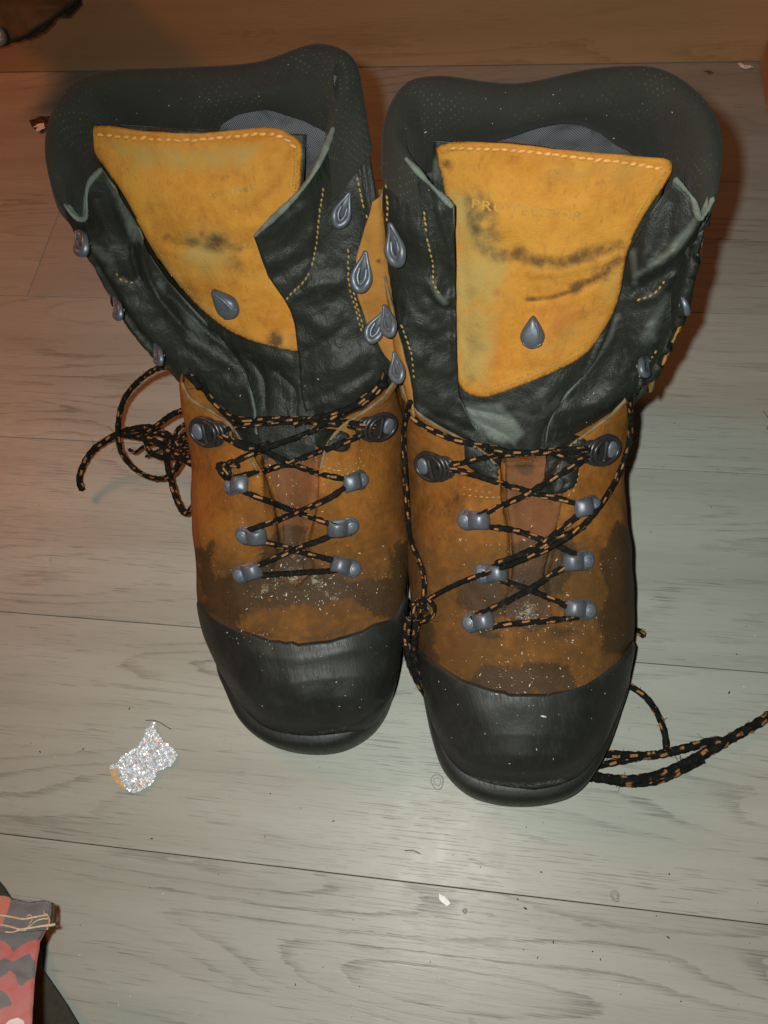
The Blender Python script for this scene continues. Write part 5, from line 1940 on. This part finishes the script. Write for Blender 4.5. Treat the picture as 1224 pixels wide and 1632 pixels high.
cloth_patch('printed_panel', main_poly, zg, mat_print(), gar, 2.2, {'grey': lambda Q: np.clip(np.max([sdpoly(Q, g) for g in greys], 0), -9, 9), 'white': lambda Q: np.clip(sdpoly(Q, whites[0]), -9, 9), 'warp': lambda Q: Q[:, 0] * .1 + .02 * Q[:, 1]})
hem_poly = GP([(-300, 190), (0, 185), (90, 195), (130, 225), (230, 245), (330, 268), (420, 252), (490, 245), (560, 258), (580, 300), (578, 400), (560, 480), (535, 545), (500, 570), (240, 600), (60, 605), (-300, 600)])
M_HEM = mat_hem()
cloth_patch('hem_band', hem_poly, lambda u, v: zg(u, v) + .003, M_HEM, gar, 2.2, {'red': lambda Q: np.clip(sdpoly(Q, GP([(-300, 150), (110, 180), (120, 250), (90, 360), (50, 440), (20, 540), (-300, 540)])), -9, 9), 'warp': lambda Q: Q[:, 0] + .22 * (Q[:, 1] - 1450)})
cloth_patch('hem_shadow', GP([(575, 262), (610, 280), (618, 330), (605, 500), (585, 505), (570, 480), (585, 400)]), lambda u, v: zg(u, v) + .001, mat_plain('brown_hem_shadow', (.10, .055, .035), .9, .4, 300), gar, 2.0)  # brown strip added as the shadow beside the hem band
th_ = Parts()
M_TANTH = mat_plain('tan_cotton_thread', (.55, .42, .28), .8, .3, 400)
for L, r in (([(-60, 400), (60, 420), (150, 435), (250, 455), (330, 445), (430, 425), (535, 408)], .00050), ([(-60, 510), (40, 525), (130, 545), (220, 570), (300, 560), (400, 545), (520, 525)], .00050), ([(60, 600), (140, 603), (220, 580), (290, 575), (340, 500), (365, 440), (330, 410), (300, 430)], .00035),
             ([(290, 575), (340, 530), (400, 480), (470, 455), (545, 450)], .00035), ([(540, 420), (555, 480), (530, 570)], .0005), ([(520, 530), (570, 522), (618, 515)], .0007), ([(535, 408), (500, 395), (492, 365)], .0004), ([(330, 560), (420, 540), (540, 530)], .0004)):
    W = cr(np.array([P(u, v, zg(u, v) + .0042) for u, v in GP(L)]), 60)
    th_.add(*tube(W, r, 6)[:2])
th_.build('hem_stitching', M_TANTH, gar)
M_BLK = mat_plain('dark_olive_shadow', (.030, .030, .021), .95, .2, 300, .3)
cloth_patch('shadow_sheet', GP([(-300, -80), (0, 30), (60, 105), (130, 215), (200, 300), (420, 520), (470, 860), (480, 1010), (640, 1240), (760, 1420), (890, 1640), (960, 1760), (-300, 1760)]), lambda u, v: .004 + .010 * float(smooth(1400, 1640, v)), M_BLK, gar, 5, None, .002, 3.0)  # dark sheet near the floor standing in for the garment's flash shadow

# ------------------------------------------------------------------ dark boot poking in at the upper left
bt = empty('dark_boot', P(20, 20, 0))
set_thing(bt, 'dark olive boot with a grey lace hook at the upper left edge', 'boot')
zt_ = lambda u, v: .105 + .01 * math.sin(u * .02) - .0003 * max(0, v - 10)
cloth_patch('leather_upper', [(-70, -110), (180, -110), (150, -40), (125, 0), (95, 25), (62, 45), (40, 60), (20, 67), (-5, 74), (-40, 84), (-70, 92)], zt_, mat_plain('olive_leather', (.036, .044, .027), .7, .35, 60, .5, .001), bt, 5, None, .012, 2.0)
hk = place_hw('pebble', 0, 54, 80, [FT], bt, 'lace_hook', 0, 0, 1.25, (-4, 54, zt_(0, 54) + .004), (.1, -.45, .85), (mat_metal('pale_grey_hook', (.36, .40, .41), .4, .3), None))
